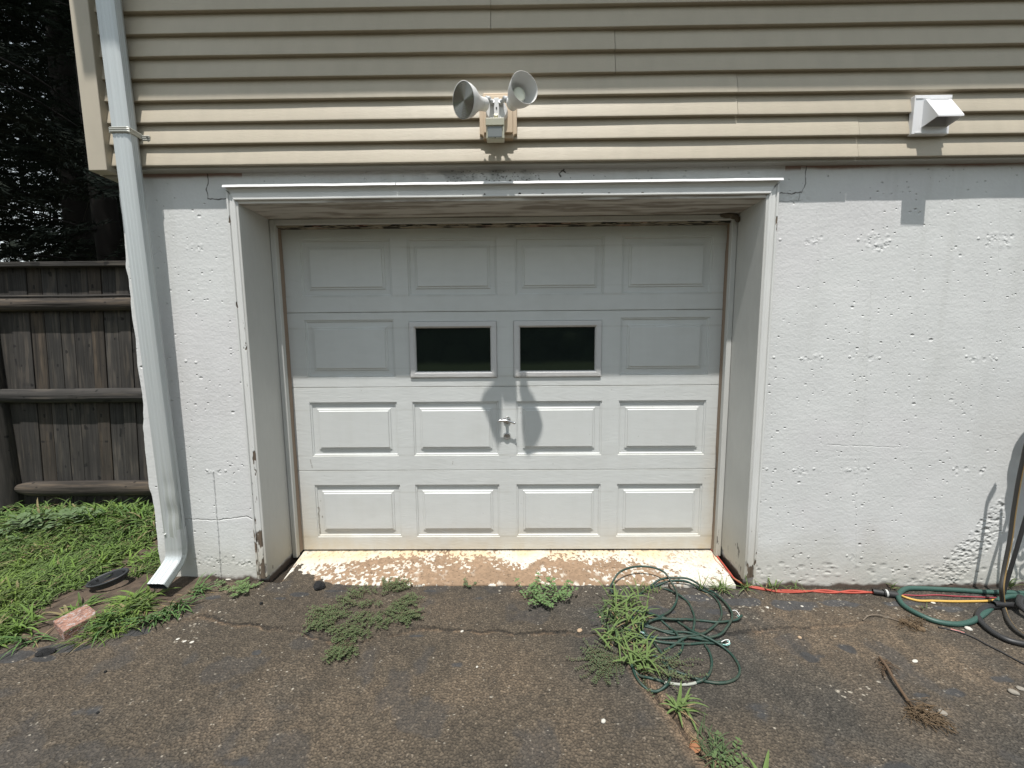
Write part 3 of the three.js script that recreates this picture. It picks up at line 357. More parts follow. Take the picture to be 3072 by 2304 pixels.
// ---------------------------------------------------------------- garage door
const DZ = -2.423;
{
  const door = thing('garage_door', 'white panelled sectional garage door with two small dark windows', 'garage door', [0, 0, 0]);
  const stain = new Layer(1024, 768, -1.5, 0, 3, 2.25);
  for (const [x, y, r, v] of [[-1.30, 0.29, 0.012, .9], [-1.305, 0.40, 0.008, .6]]) stain.blob(x, y, r, v, 0.8, 'max', 0.5);
  stain.line([[-1.318, 0.17], [-1.322, 0.27], [-1.32, 0.36]], 0.005, 0.7, 0.006); stain.line([[-1.345, 0.66], [-1.35, 0.685]], 0.004, 0.8, 0.004); stain.line([[-1.34, 0.63], [-1.342, 0.65]], 0.003, 0.8, 0.003); stain.line([[-0.42, 0.65], [-0.415, 0.672]], 0.002, 0.8, 0.002);
  for (let i = 0; i < 70; i++) stain.blob(rr(-1.4, 1.28), rr(0.06, 1.2), rr(0.002, 0.004), rr(0.2, 0.6), 0.6, 'max');
  const dm = colorTex(1024, 768, (u, v, o, i) => {
    const x = -1.5 + u * 3, y = v * 2.25, n = fbm(x * 3, y * 3, 4, 160), m = fbm(x * 14, y * 40, 3, 161);
    const k = 0.97 + 0.06 * (n - 0.5) + 0.05 * (m - 0.5);
    let r = 0.585 * k, g = 0.598 * k, b = 0.586 * k;
    const dl = clamp(0.75 * sst(0.28, 0.05, y + 0.16 * (n - 0.5)) + 0.55 * sst(1.14, 1.29, x + 0.1 * (n - 0.5)) * sst(1.0, 0.5, y) + 0.5 * sst(-1.25, -1.42, x + 0.1 * (n - 0.5)) * sst(0.7, 0.2, y)) * (0.45 + 0.9 * fbm(x * 20, y * 12, 4, 162));
    r = lerp(r, 0.50, dl * 0.8); g = lerp(g, 0.43, dl * 0.8); b = lerp(b, 0.315, dl * 0.8);
    const warm = 0.3 * sst(1.75, 2.15, y); r *= 1 - 0.10 * warm; g *= 1 - 0.13 * warm; b *= 1 - 0.28 * warm;
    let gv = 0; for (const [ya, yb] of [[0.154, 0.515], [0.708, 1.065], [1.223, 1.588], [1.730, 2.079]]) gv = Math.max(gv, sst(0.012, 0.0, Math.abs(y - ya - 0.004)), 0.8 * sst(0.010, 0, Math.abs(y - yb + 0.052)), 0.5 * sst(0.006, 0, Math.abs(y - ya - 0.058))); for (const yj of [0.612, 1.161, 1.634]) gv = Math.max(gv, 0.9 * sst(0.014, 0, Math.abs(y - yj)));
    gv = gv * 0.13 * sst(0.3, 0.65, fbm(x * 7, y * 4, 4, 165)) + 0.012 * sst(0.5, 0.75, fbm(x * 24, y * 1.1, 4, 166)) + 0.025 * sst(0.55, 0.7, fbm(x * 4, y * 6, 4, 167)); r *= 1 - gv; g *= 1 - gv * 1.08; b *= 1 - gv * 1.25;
    const s = stain.a[i]; r = lerp(r, 0.16, s); g = lerp(g, 0.14, s); b = lerp(b, 0.11, s); o[0] = r; o[1] = g; o[2] = b;
  });
  const grain = grayTex(1024, 1024, (u, v) => { const w = fbm(u * 5, v * 8, 3, 163) * 0.25; return 0.5 + 0.7 * (fbm(u * 18 + w, v * 130 + w * 40, 3, 164) - 0.5); });
  const doorMat = std({ map: scaled(dm, 3, 2.25, 0.5, 0), bumpMap: scaled(grain, 1.1, 1.1), bumpScale: 0.0009, roughness: 0.5 });
  const plainMat = std({ map: scaled(dm, 3, 2.25, 0.5, 0), bumpMap: scaled(grain, 1.1, 1.1), bumpScale: 0.0004, roughness: 0.5 });
  const cols = [[-1.332, -0.766], [-0.667, -0.112], [-0.002, 0.551], [0.656, 1.214]], joints = [0.066, 0.612, 1.161, 1.634, 2.2];
  const rowsY = [[0.154, 0.515], [0.708, 1.065], [1.223, 1.588], [1.730, 2.079]], XL = -1.455, XR = 1.305;
  const rect = (x0, x1, y0, y1) => [[x0, y0], [x1, y0], [x1, y1], [x0, y1]].map(([a, b]) => new THREE.Vector2(a, b));
  const loft = (x0, x1, y0, y1, steps, close = true) => { const p = [], uv = []; const q = (a, b, c, d) => { for (const t of [a, b, c, a, c, d]) { p.push(...t); uv.push(t[0], t[1]); } }; const ring = ([i, z]) => [[x0 + i, y0 + i, z], [x1 - i, y0 + i, z], [x1 - i, y1 - i, z], [x0 + i, y1 - i, z]]; for (let s = 0; s + 1 < steps.length; s++) { const A = ring(steps[s]), B = ring(steps[s + 1]); for (let k = 0; k < 4; k++) { const n = (k + 1) % 4; q(A[k], A[n], B[n], B[k]); } } if (close) { const R = ring(steps.at(-1)); q(R[0], R[1], R[2], R[3]); } const g = new THREE.BufferGeometry(); g.setAttribute('position', new THREE.Float32BufferAttribute(p, 3)); g.setAttribute('uv', new THREE.Float32BufferAttribute(uv, 2)); g.computeVertexNormals(); return g; };
  const glass = new THREE.MeshPhysicalMaterial({ color: rgb(0.011, 0.015, 0.014), roughness: 0.05, ior: 1.5 });
  for (let r = 0; r < 4; r++) {
    const y0 = joints[r] + 0.001, y1 = joints[r + 1] - 0.0012, sh = new THREE.Shape(rect(XL + 0.002, XR - 0.002, y0 + 0.002, y1 - 0.002)), wins = r === 2 ? [1, 2] : [];
    const hole = (c) => wins.includes(c) ? [c === 1 ? -0.674 : -0.015, c === 1 ? -0.117 : 0.542, 1.216, 1.575] : [...cols[c], ...rowsY[r]];
    for (let c = 0; c < 4; c++) sh.holes.push(new THREE.Path(rect(...hole(c)).reverse()));
    let g = new THREE.ExtrudeGeometry(sh, { depth: 0.036, bevelEnabled: true, bevelSize: 0.002, bevelThickness: 0.0025, bevelOffset: 0, bevelSegments: 2 }); g.translate(0, 0, DZ - 0.036 - 0.0025); g = uvBox(g);
    const sec = part('door_section', g, doorMat, door);
    for (let c = 0; c < 4; c++) {
      const h = hole(c);
      if (wins.includes(c)) {
        part('window_frame', loft(h[0] - 0.002, h[1] + 0.002, h[2] - 0.002, h[3] + 0.002, [[0, DZ - 0.006], [0.0045, DZ - 0.006], [0.006, DZ + 0.007], [0.010, DZ + 0.010], [0.034, DZ + 0.012], [0.043, DZ + 0.004], [0.0455, DZ - 0.012]], false), std({ map: scaled(dm, 3, 2.25, 0.5, 0), bumpMap: scaled(grain, 1.1, 1.1), bumpScale: 0.0012, roughness: 0.5, color: rgb(0.96, 0.93, 0.94) }), sec);
        part('window_pane', box(h[0] + 0.03, h[1] - 0.03, h[2] + 0.03, h[3] - 0.03, DZ - 0.016, DZ - 0.011), glass, sec);
      } else part('raised_panel', loft(h[0] - 0.002, h[1] + 0.002, h[2] - 0.002, h[3] + 0.002, [[0, DZ], [0.0035, DZ - 0.006], [0.012, DZ - 0.006], [0.0155, DZ - 0.0125], [0.030, DZ - 0.0125], [0.046, DZ - 0.0115], [0.050, DZ - 0.006], [0.059, DZ - 0.005], [0.063, DZ + 0.001]]), plainMat, sec);
    }
  }
  part('bottom_seal', box(XL, XR, 0.048, 0.066, DZ - 0.03, DZ - 0.006, 0.004), std({ color: rgb(0.012, 0.011, 0.010), roughness: 0.8 }), door);
  // T handle and lock
  const chrome = std({ color: rgb(0.62, 0.62, 0.62), metalness: 1, roughness: 0.22 });
  const hd = part('handle', (() => { const b = [], bar = []; for (let i = 0; i <= 12; i++) { const t = i / 12 * 2 - 1; bar.push([t * 0.050, -t * 0.0075 + 0.004 * Math.cos(t * 3.1), 0]); }
    const tb = tube(bar, 0.0065, 30, 8); tb.scale(1, 1, 0.8); tb.translate(0, 0, 0.045); b.push(tb);
    for (const s of [-1, 1]) b.push(new THREE.SphereGeometry(0.0075, 12, 8).translate(s * 0.05, -s * 0.0075 - 0.004, 0.045));
    b.push(new THREE.CylinderGeometry(0.008, 0.012, 0.046, 14).rotateX(Math.PI / 2).translate(0, 0.002, 0.022)); b.push(new THREE.CylinderGeometry(0.022, 0.026, 0.008, 24).rotateX(Math.PI / 2).translate(0, 0, 0.004)); return b; })(), chrome, door);
  hd.position.set(-0.060, 0.943, DZ);
  const lk = part('lock', [new THREE.CylinderGeometry(0.021, 0.024, 0.01, 28).rotateX(Math.PI / 2).translate(0, 0, 0.005), new THREE.TorusGeometry(0.017, 0.004, 8, 24).translate(0, 0, 0.010), new THREE.CylinderGeometry(0.011, 0.012, 0.006, 20).rotateX(Math.PI / 2).translate(0, 0, 0.012)], chrome, door); lk.position.set(-0.060, 0.842, DZ);
  part('keyhole', box(-0.0015, 0.0015, -0.005, 0.005, 0.0148, 0.0156), std({ color: rgb(0.02, 0.02, 0.02) }), lk);
}
// concrete sill with peeling cream paint
{
  const x0 = -1.43, x1 = 1.30, W = 2048, H = 512, bp = new Float32Array(W * H);
  const map = colorTex(W, H, (u, v, o, i) => {
    const x = x0 + u * (x1 - x0), d = v; // v: 0 at the door, 1 at the front edge
    const n = fbm(x * 13, d * 4.4, 5, 170), f = fbm(x * 55, d * 16, 4, 171), q = n * 0.40 + f * 0.36 + fbm(x * 75, d * 22, 4, 178) * 0.24 + 0.05 * (vn(x * 120, d * 36, 179) - 0.5);
    let keep = 0.56 - 0.42 * sst(0.08, 0.5, d - 0.10 * (x > 0.2)) + 0.42 * sst(-0.95, -1.35, x + 0.35 * (d - 0.5)) + 0.34 * sst(0.55, 1.0, x - 0.25 * (d - 0.4)) + 0.16 * sst(0.93, 1, d) + 0.26 * sst(0.10, 0.0, Math.abs(x - 0.02) - 0.05) * sst(0.75, 0.3, d);
    const m = sst(-0.012, 0.012, keep + 0.15 - (1 - q) * 1.15);
    const fl = sst(0.565, 0.60, fbm(x * 58, d * 18, 4, 181) + 0.10 * (vn(x * 150, d * 45, 182) - 0.5)) * sst(0.44, 0.60, fbm(x * 6, d * 2.5, 3, 183)), gone = sst(0.60, 0.64, fbm(x * 62, d * 19, 4, 184)) * sst(0.40, 0.55, fbm(x * 5, d * 2.2, 3, 185)) * sst(1.3, 0.6, Math.abs(x - 0.1));
    const wk = 0.8 + 0.4 * f, gr = fbm(x * 5, d * 2, 3, 172), tn = 0.72 + 0.55 * fbm(x * 60, d * 20, 3, 173) * (0.6 + 0.8 * gr);
    const yel = sst(0.55, 0.1, d) * (0.4 + 0.8 * sst(0.4, 0.65, gr));
    const P = [0.53 * wk, lerp(0.50, 0.44, yel) * wk, lerp(0.44, 0.31, yel) * wk], T = [0.235 * tn, 0.158 * tn, 0.100 * tn];
    for (let c = 0; c < 3; c++) o[c] = lerp(T[c], P[c], clamp(Math.max(m, fl) - gone));
    const sp = sst(0.70, 0.78, fbm(x * 110, d * 36, 3, 174)) * 0.55; o[0] *= 1 - sp; o[1] *= 1 - sp; o[2] *= 1 - sp;
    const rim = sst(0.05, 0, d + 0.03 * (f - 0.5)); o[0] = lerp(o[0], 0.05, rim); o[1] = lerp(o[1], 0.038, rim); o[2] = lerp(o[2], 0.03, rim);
    bp[i] = 0.35 + 0.35 * m + 0.3 * (fbm(x * 80, d * 26, 3, 175) - 0.5);
  });
  const mat = std({ map, bumpMap: grayTex(W, H, (u, v, i) => bp[i]), bumpScale: 0.0035, roughness: 0.9 });
  const sec = [[-2.45, 0.058], [-2.41, 0.056], [-2.25, 0.043], [-2.13, 0.0335], [-2.109, 0.031], [-2.1045, 0.024], [-2.104, -0.06]], rows = [];
  for (let i = 0; i <= 160; i++) {
    const t = i / 160; rows.push(sec.map(([z, y], j) => { const k = (z + 2.45) / 0.346, xa = lerp(-1.432, -1.398, k), xb = lerp(1.305, 1.272, k), x = lerp(xa, xb, t), e = j > 3 ? 0.012 * (fbm(x * 14, 5, 4, 176) - 0.5) : 0; return [x, y + 0.002 * (fbm(x * 5, z * 5, 3, 177) - 0.5) - 0.008 * t * k, z + e, (x - x0) / (x1 - x0), clamp((z + 2.425) / 0.32, 0, 0.999)]; }));
  }
  const sill = thing('door_sill', 'concrete sill with flaking cream paint in front of the garage door', 'door sill');
  part('concrete_slab', [sheet(rows, true), box(-1.40, 1.27, -0.1, 0.02, -2.45, -2.125)], mat, sill);
}

// ---------------------------------------------------------------- downspout at the corner
{
  const al = colorTex(256, 1024, (u, v, o) => { const n = fbm(u * 26, v * 5, 4, 200), g = fbm(u * 60, v * 3, 3, 201), k = 0.9 + 0.2 * (n - 0.5); const alg = 0.55 * sst(0.5, 0.68, fbm(u * 5, v * 4, 4, 202)) * sst(0.58, 0.8, u); const low = 0.45 * sst(0.35, 0.05, v) * sst(0.45, 0.6, g); o[0] = lerp(0.57 * k, 0.22, Math.max(alg, low)); o[1] = lerp(0.60 * k, 0.23, Math.max(alg, low)); o[2] = lerp(0.60 * k, 0.16, Math.max(alg, low)); });
  const metal = std({ map: al, roughness: 0.42, metalness: 0.25, bumpMap: scaled(grayTex(256, 256, (u, v) => fbm(u * 40, v * 6, 4, 203)), 1, 1), bumpScale: 0.0006 });
  const ds = thing('downspout', 'corrugated pale grey metal downspout running down the corner of the house', 'downspout', [0, 0, 0]);
  const W = 0.092, D = 0.056, sec = [];
  const edgeRun = (a, b, n, amp) => { for (let i = 0; i < n; i++) { const t = i / n, w = (Math.abs(Math.sin(t * Math.PI * 4)) ** 0.6 - 0.5) * amp; const dx = b[0] - a[0], dy = b[1] - a[1], L = Math.hypot(dx, dy); sec.push([a[0] + dx * t - dy / L * -w * (t > 0.06 ? 1 : 0), a[1] + dy * t + dx / L * -w * (t > 0.06 ? 1 : 0)]); } };
  const r = 0.008; edgeRun([-W / 2 + r, D / 2], [W / 2 - r, D / 2], 16, 0.0022); edgeRun([W / 2, D / 2 - r], [W / 2, -D / 2 + r], 12, 0.005); edgeRun([W / 2 - r, -D / 2], [-W / 2 + r, -D / 2], 10, 0.002); edgeRun([-W / 2, -D / 2 + r], [-W / 2, D / 2 - r], 12, 0.005); sec.push(sec[0]);
  const axisX = -1.957, frontZ = (y) => lerp(-2.044, -1.985, clamp((y - 0.25) / 2.9)), run = (ys, k = 1) => sheet(ys.map((y) => { const cz = frontZ(y) - D / 2, dent = 0.010 * Math.exp(-(((y - 0.50) / 0.05) ** 2)) + 0.004 * Math.exp(-(((y - 0.66) / 0.04) ** 2)); return sec.map(([a, b], j) => [axisX + a * k - (b > 0 ? 0 : 0), y, cz + b * k - (b > 0 && a > -0.01 ? dent * (1 - Math.abs(a / W - 0.2)) : 0), j / (sec.length - 1), clamp(y / 3.4)]); }), true);
  const ys = []; for (let y = 0.335; y < 4.1; y += 0.03) ys.push(y); ys.push(4.14);
  part('pipe', mergeVertices(run(ys)), metal, ds);
  const elbowMat = std({ map: al, roughness: 0.3, metalness: 0.35 });
  const rows = []; const P = [[0.40, 0], [0.335, 0], [0.30, 0], [0.29, 0.0005]];
  for (let i = 0; i <= 30; i++) { const t = i / 30, a = 1.02 * sst(0, 0.6, t); const q = P.at(-1); P.push([q[0] - Math.cos(a) * 0.0072, q[1] + Math.sin(a) * 0.0072]); }
  for (let i = 0; i < P.length; i++) { const a = P[Math.max(0, i - 1)], b = P[Math.min(P.length - 1, i + 1)], ty = b[0] - a[0], tz = b[1] - a[1], L = Math.hypot(ty, tz), ny = tz / L, nz = -ty / L, cz = frontZ(0.3) - D / 2 + P[i][1], pl = i > 3 && i < 26 ? Math.pow(Math.abs(Math.sin(i * Math.PI / 4)), 2) * 0.004 : 0, lip = i === 3 || i === 2 ? 0.003 : 0; rows.push(sec.map(([s, c], j) => { const k = 1.04 + lip * 8 - pl * (c < D * 0.3 ? 9 : 0); return [axisX + s * k, P[i][0] + ny * c * k, cz + nz * c * k, j / (sec.length - 1), 0.5 + i * 0.008]; })); }
  part('elbow', mergeVertices(sheet(rows, true)), elbowMat, ds, 'bright bent elbow at the foot of the downspout');
  const ring = rows.at(-1), back = rows.at(-5), mean = (r) => r.reduce((a, q) => [a[0] + q[0] / r.length, a[1] + q[1] / r.length, a[2] + q[2] / r.length], [0, 0, 0]), m0 = mean(ring), m1 = mean(back), shrink = (r, m, k) => r.map((q) => [0, 1, 2].map((c) => lerp(m[c], q[c], k)));
  part('elbow_inside', sheet([shrink(ring, m0, 1), shrink(ring, m0, 0.95), shrink(back, m1, 0.9), shrink(back, m1, 0.02)]), std({ color: rgb(0.02, 0.02, 0.02), roughness: 0.8, side: THREE.DoubleSide }), ds);
  // strap with two ribs, screwed to the siding
  const sy = 2.486, zf = frontZ(sy), sb = []; const band = [[-W / 2 - 0.004, -0.055], [-W / 2 - 0.004, 0.002], [-W / 2 + 0.003, 0.005], [W / 2 - 0.003, 0.005], [W / 2 + 0.004, 0.002], [W / 2 + 0.006, -0.060], [W / 2 + 0.010, -0.062], [W / 2 + 0.046, -0.062]];
  const ribs = [0, 0.002, 0.006, 0.009, 0.0135, 0.016, 0.0205, 0.0235, 0.027, 0.0275], bulge = [-0.002, 0.0005, 0.003, 0.0005, 0.0005, 0.003, 0.0005, 0.003, 0.0005, -0.002];
  part('strap', sheet(band.map(([x, z], j) => ribs.map((h, i) => [axisX + x + (j < 2 ? -bulge[i] : j < 4 ? 0 : j < 6 ? bulge[i] : 0), sy + h - 0.002 * (j > 4 ? 1 : 0) - 0.006 * (j > 5 ? 1 : 0), zf + z + (j > 1 && j < 4 || j > 5 ? bulge[i] : 0), i / 9, 0.5]))), std({ color: rgb(0.46, 0.46, 0.42), roughness: 0.45, metalness: 0.2, side: THREE.DoubleSide }), ds);
  part('screw', [new THREE.CylinderGeometry(0.0042, 0.0042, 0.005, 10).rotateX(Math.PI / 2).translate(axisX + W / 2 + 0.036, sy + 0.008, zf - 0.057)], std({ color: rgb(0.2, 0.19, 0.17), metalness: 0.8, roughness: 0.4 }), ds);
  part('screw', [new THREE.SphereGeometry(0.005, 10, 8).translate(axisX - W / 2 + 0.016, 0.375, frontZ(0.375) + 0.002)], std({ color: rgb(0.6, 0.6, 0.58), metalness: 0.5, roughness: 0.35 }), ds);
}

// ---------------------------------------------------------------- floodlight over the door
{
  const fl = thing('floodlight', 'white twin head security floodlight on a beige mounting block above the door', 'floodlight', [0, 0, 0]);
  const tanM = std({ color: rgb(0.56, 0.44, 0.31), roughness: 0.5 }), white = std({ color: rgb(0.66, 0.66, 0.65), roughness: 0.4 }), grey = std({ color: rgb(0.42, 0.43, 0.43), roughness: 0.45 });
  const cx = -0.080, cy = 2.568, w = 0.094, h = 0.108;
  const plate = (w, h, c) => { const s = new THREE.Shape(); s.moveTo(-w + c, -h); s.lineTo(w - c, -h); s.quadraticCurveTo(w - c, -h + c, w, -h + c); s.lineTo(w, h - c); s.quadraticCurveTo(w - c, h - c, w - c, h); s.lineTo(-w + c, h); s.quadraticCurveTo(-w + c, h - c, -w, h - c); s.lineTo(-w, -h + c); s.quadraticCurveTo(-w + c, -h + c, -w + c, -h); return s; };
  const ex = (s, d, z, b = 0.004) => { const g = new THREE.ExtrudeGeometry(s, { depth: d, bevelEnabled: true, bevelSize: b, bevelThickness: b, bevelSegments: 3, bevelOffset: -b, curveSegments: 8 }); g.translate(cx, cy, z); return uvBox(g); };
  part('mounting_block', [ex(plate(w, h, 0.020), 0.022, SZ - 0.012), box(cx - 0.073, cx + 0.073, cy - 0.086, cy + 0.088, SZ + 0.006, SZ + 0.026, 0.003)], tanM, fl);
  const bx = -0.086, by = 2.576, bz = SZ + 0.026;
  part('canopy', [new THREE.CylinderGeometry(0.050, 0.055, 0.022, 40).rotateX(Math.PI / 2).translate(bx, by, bz + 0.011), box(bx - 0.013, bx + 0.013, by - 0.05, by + 0.05, bz + 0.018, bz + 0.034, 0.003)], white, fl);
  part('canopy_screw', [new THREE.CylinderGeometry(0.004, 0.004, 0.004, 12).rotateX(Math.PI / 2).translate(bx, by + 0.002, bz + 0.0345)], std({ color: rgb(0.03, 0.03, 0.03), roughness: 0.6 }), fl);
  // motion sensor
  const se = new THREE.Group(); se.name = 'motion_sensor'; fl.add(se); se.position.set(bx - 0.006, by - 0.115, bz + 0.062); se.rotation.x = 0.10; 
  part('sensor_case', [box(-0.043, 0.043, -0.043, 0.043, -0.035, 0.018, 0.004), box(-0.045, 0.045, 0.012, 0.045, 0.0, 0.024, 0.003), box(0.037, 0.0445, -0.043, 0.02, 0.012, 0.022, 0.002), new THREE.CylinderGeometry(0.011, 0.011, 0.05, 14).rotateX(0.8).translate(0.004, 0.055, -0.028)], std({ color: rgb(0.55, 0.54, 0.43), roughness: 0.4 }), se);
  part('sensor_lens', box(-0.036, 0.034, -0.037, 0.009, 0.0165, 0.0205, 0.002), std({ color: rgb(0.24, 0.26, 0.26), roughness: 0.25 }), se);
  part('sensor_led', new THREE.SphereGeometry(0.0022, 8, 6).translate(0.0, -0.0395, 0.019), std({ color: rgb(0.02, 0.02, 0.02) }), se);
  const bell = [[0.0, 0], [0.026, 0], [0.0285, 0.003], [0.0285, 0.032], [0.030, 0.044], [0.036, 0.062], [0.049, 0.086], [0.062, 0.108], [0.0685, 0.126], [0.0715, 0.146], [0.073, 0.152], [0.071, 0.152]].map(([a, b]) => new THREE.Vector2(a, b * 0.94));
  const cyl = [[0.0, 0], [0.026, 0], [0.0285, 0.003], [0.0285, 0.032], [0.033, 0.040], [0.048, 0.066], [0.057, 0.090], [0.063, 0.120], [0.0665, 0.150], [0.065, 0.150], [0.060, 0.118], [0.052, 0.084], [0.040, 0.06], [0.0, 0.058]].map(([a, b]) => new THREE.Vector2(a, b * 0.92));
  const lampHead = (neck, axis, from, sealed) => {
    const g = new THREE.Group(); g.name = 'lamp_head'; fl.add(g); g.position.set(...neck); const d = new THREE.Vector3(...axis).normalize(); g.quaternion.setFromUnitVectors(UP, d);
    part('lamp_shade', [new THREE.LatheGeometry(sealed ? bell : cyl, 48), new THREE.TorusGeometry(0.029, 0.0012, 6, 40).rotateX(Math.PI / 2).translate(0, 0.034, 0)], white, g);
    if (sealed) { const lens = []; lens.push(new THREE.Vector2(0.0005, 0.1385)); for (let i = 1; i <= 44; i++) { const q = i / 44; lens.push(new THREE.Vector2(0.0695 * q, 0.1385 + 0.0035 * q * q + (i % 4 < 2 ? 0.0010 : -0.0012))); } part('bulb_lens', new THREE.LatheGeometry(lens, 48), new THREE.MeshPhysicalMaterial({ color: rgb(0.22, 0.21, 0.18), roughness: 0.25, metalness: 0.9, clearcoat: 0.8, clearcoatRoughness: 0.1 }), g); }
    else part('bulb', new THREE.LatheGeometry([[0.012, 0.055], [0.018, 0.066], [0.028, 0.084], [0.030, 0.092], [0.027, 0.099], [0.016, 0.1035], [0.0, 0.105]].map(([a, b]) => new THREE.Vector2(a, b * 0.92)), 32), std({ color: rgb(0.66, 0.68, 0.58), roughness: 0.28 }), g);
    const a = new THREE.Vector3(...from), n = new THREE.Vector3(...neck), mid = a.clone().lerp(n, 0.5).add(new THREE.Vector3(0, 0.012, 0.01));
    part('knuckle', [tube([a, mid, n.clone().addScaledVector(d, -0.006)], 0.0095, 16, 12), new THREE.SphereGeometry(0.014, 14, 10).translate(...mid.toArray()), new THREE.CylinderGeometry(0.010, 0.010, 0.034, 6).rotateZ(1.0).translate(...mid.toArray()), new THREE.CylinderGeometry(0.014, 0.014, 0.012, 6).rotateX(1.2).translate(...a.toArray())], grey, fl);
  };
  lampHead([-0.138, 2.578, -1.972], [-0.66, -0.27, 0.70], [-0.108, 2.607, bz + 0.03], true);
  lampHead([-0.012, 2.565, -1.955], [0.42, 0.0, 0.88], [-0.064, 2.607, bz + 0.03], false);
}

// ---------------------------------------------------------------- dryer vent on the siding
{
  const v = thing('dryer_vent', 'white plastic dryer vent hood mounted on the beige siding', 'vent', [0, 0, 0]);
  const w = std({ color: rgb(0.74, 0.74, 0.75), roughness: 0.45 }), x0 = 1.985, x1 = 2.168, y0 = 2.455, y1 = 2.638, z = SZ;
  part('flange', [box(x0, x1, y0, y1, z - 0.012, z + 0.012, 0.003), box(x0 + 0.004, x1 - 0.004, y1 - 0.018, y1 - 0.012, z + 0.011, z + 0.0145, 0.001), box(x0 + 0.012, x1 - 0.012, y0 + 0.004, y0 + 0.010, z + 0.011, z + 0.0145, 0.001)], w, v);
  const hx0 = 2.030, hx1 = 2.150, hz = z + 0.012, fz = -1.972, yt = 2.612, yb = 2.500, s = new THREE.Shape([[hz, yt], [hz + 0.010, yt], [fz, yb + 0.004], [fz, yb - 0.002], [fz - 0.004, yb - 0.002], [hz + 0.004, yt - 0.012], [hz, yt - 0.012]].map(([a, b]) => new THREE.Vector2(-a, b)));
  const top = new THREE.ExtrudeGeometry(s, { depth: hx1 - hx0, bevelEnabled: true, bevelSize: 0.001, bevelThickness: 0.001, bevelSegments: 1 }); top.rotateY(Math.PI / 2).translate(hx0, 0, 0);
  const cheek = (x) => { const q = new THREE.Shape([[hz, yt], [hz + 0.010, yt], [fz, yb + 0.003], [fz, yb], [hz, 2.486]].map(([a, b]) => new THREE.Vector2(-a, b))), g = new THREE.ExtrudeGeometry(q, { depth: 0.003, bevelEnabled: false }); g.rotateY(Math.PI / 2).translate(x, 0, 0); return g; };
  part('hood', [uvBox(top), uvBox(cheek(hx0 - 0.002)), uvBox(cheek(hx1 - 0.001))], w, v);
  const sl = (t0, t1) => { const a = (t) => [lerp(hz + 0.012, fz, t) + 0.0025, lerp(yt, yb + 0.004, t) + 0.001], p = a(t0), q = a(t1); return sheet([[hx0 + 0.012, hx1 - 0.012].map((x) => [x, p[1], p[0]]), [hx0 + 0.012, hx1 - 0.012].map((x) => [x, q[1], q[0]])].reverse()); };
  part('hood_rib', box(hx0 + 0.014, hx1 - 0.014, yt - 0.006, yt - 0.001, hz + 0.006, hz + 0.016, 0.001), w, v); part('hood_rib', box(hx0 + 0.012, hx1 - 0.016, yb + 0.010, yb + 0.016, fz - 0.012, fz - 0.0035, 0.001), w, v);
  part('flap', box(hx0 + 0.008, hx1 - 0.008, 2.49, 2.60, hz, hz + 0.005), std({ color: rgb(0.35, 0.35, 0.35), roughness: 0.7 }), v);
}

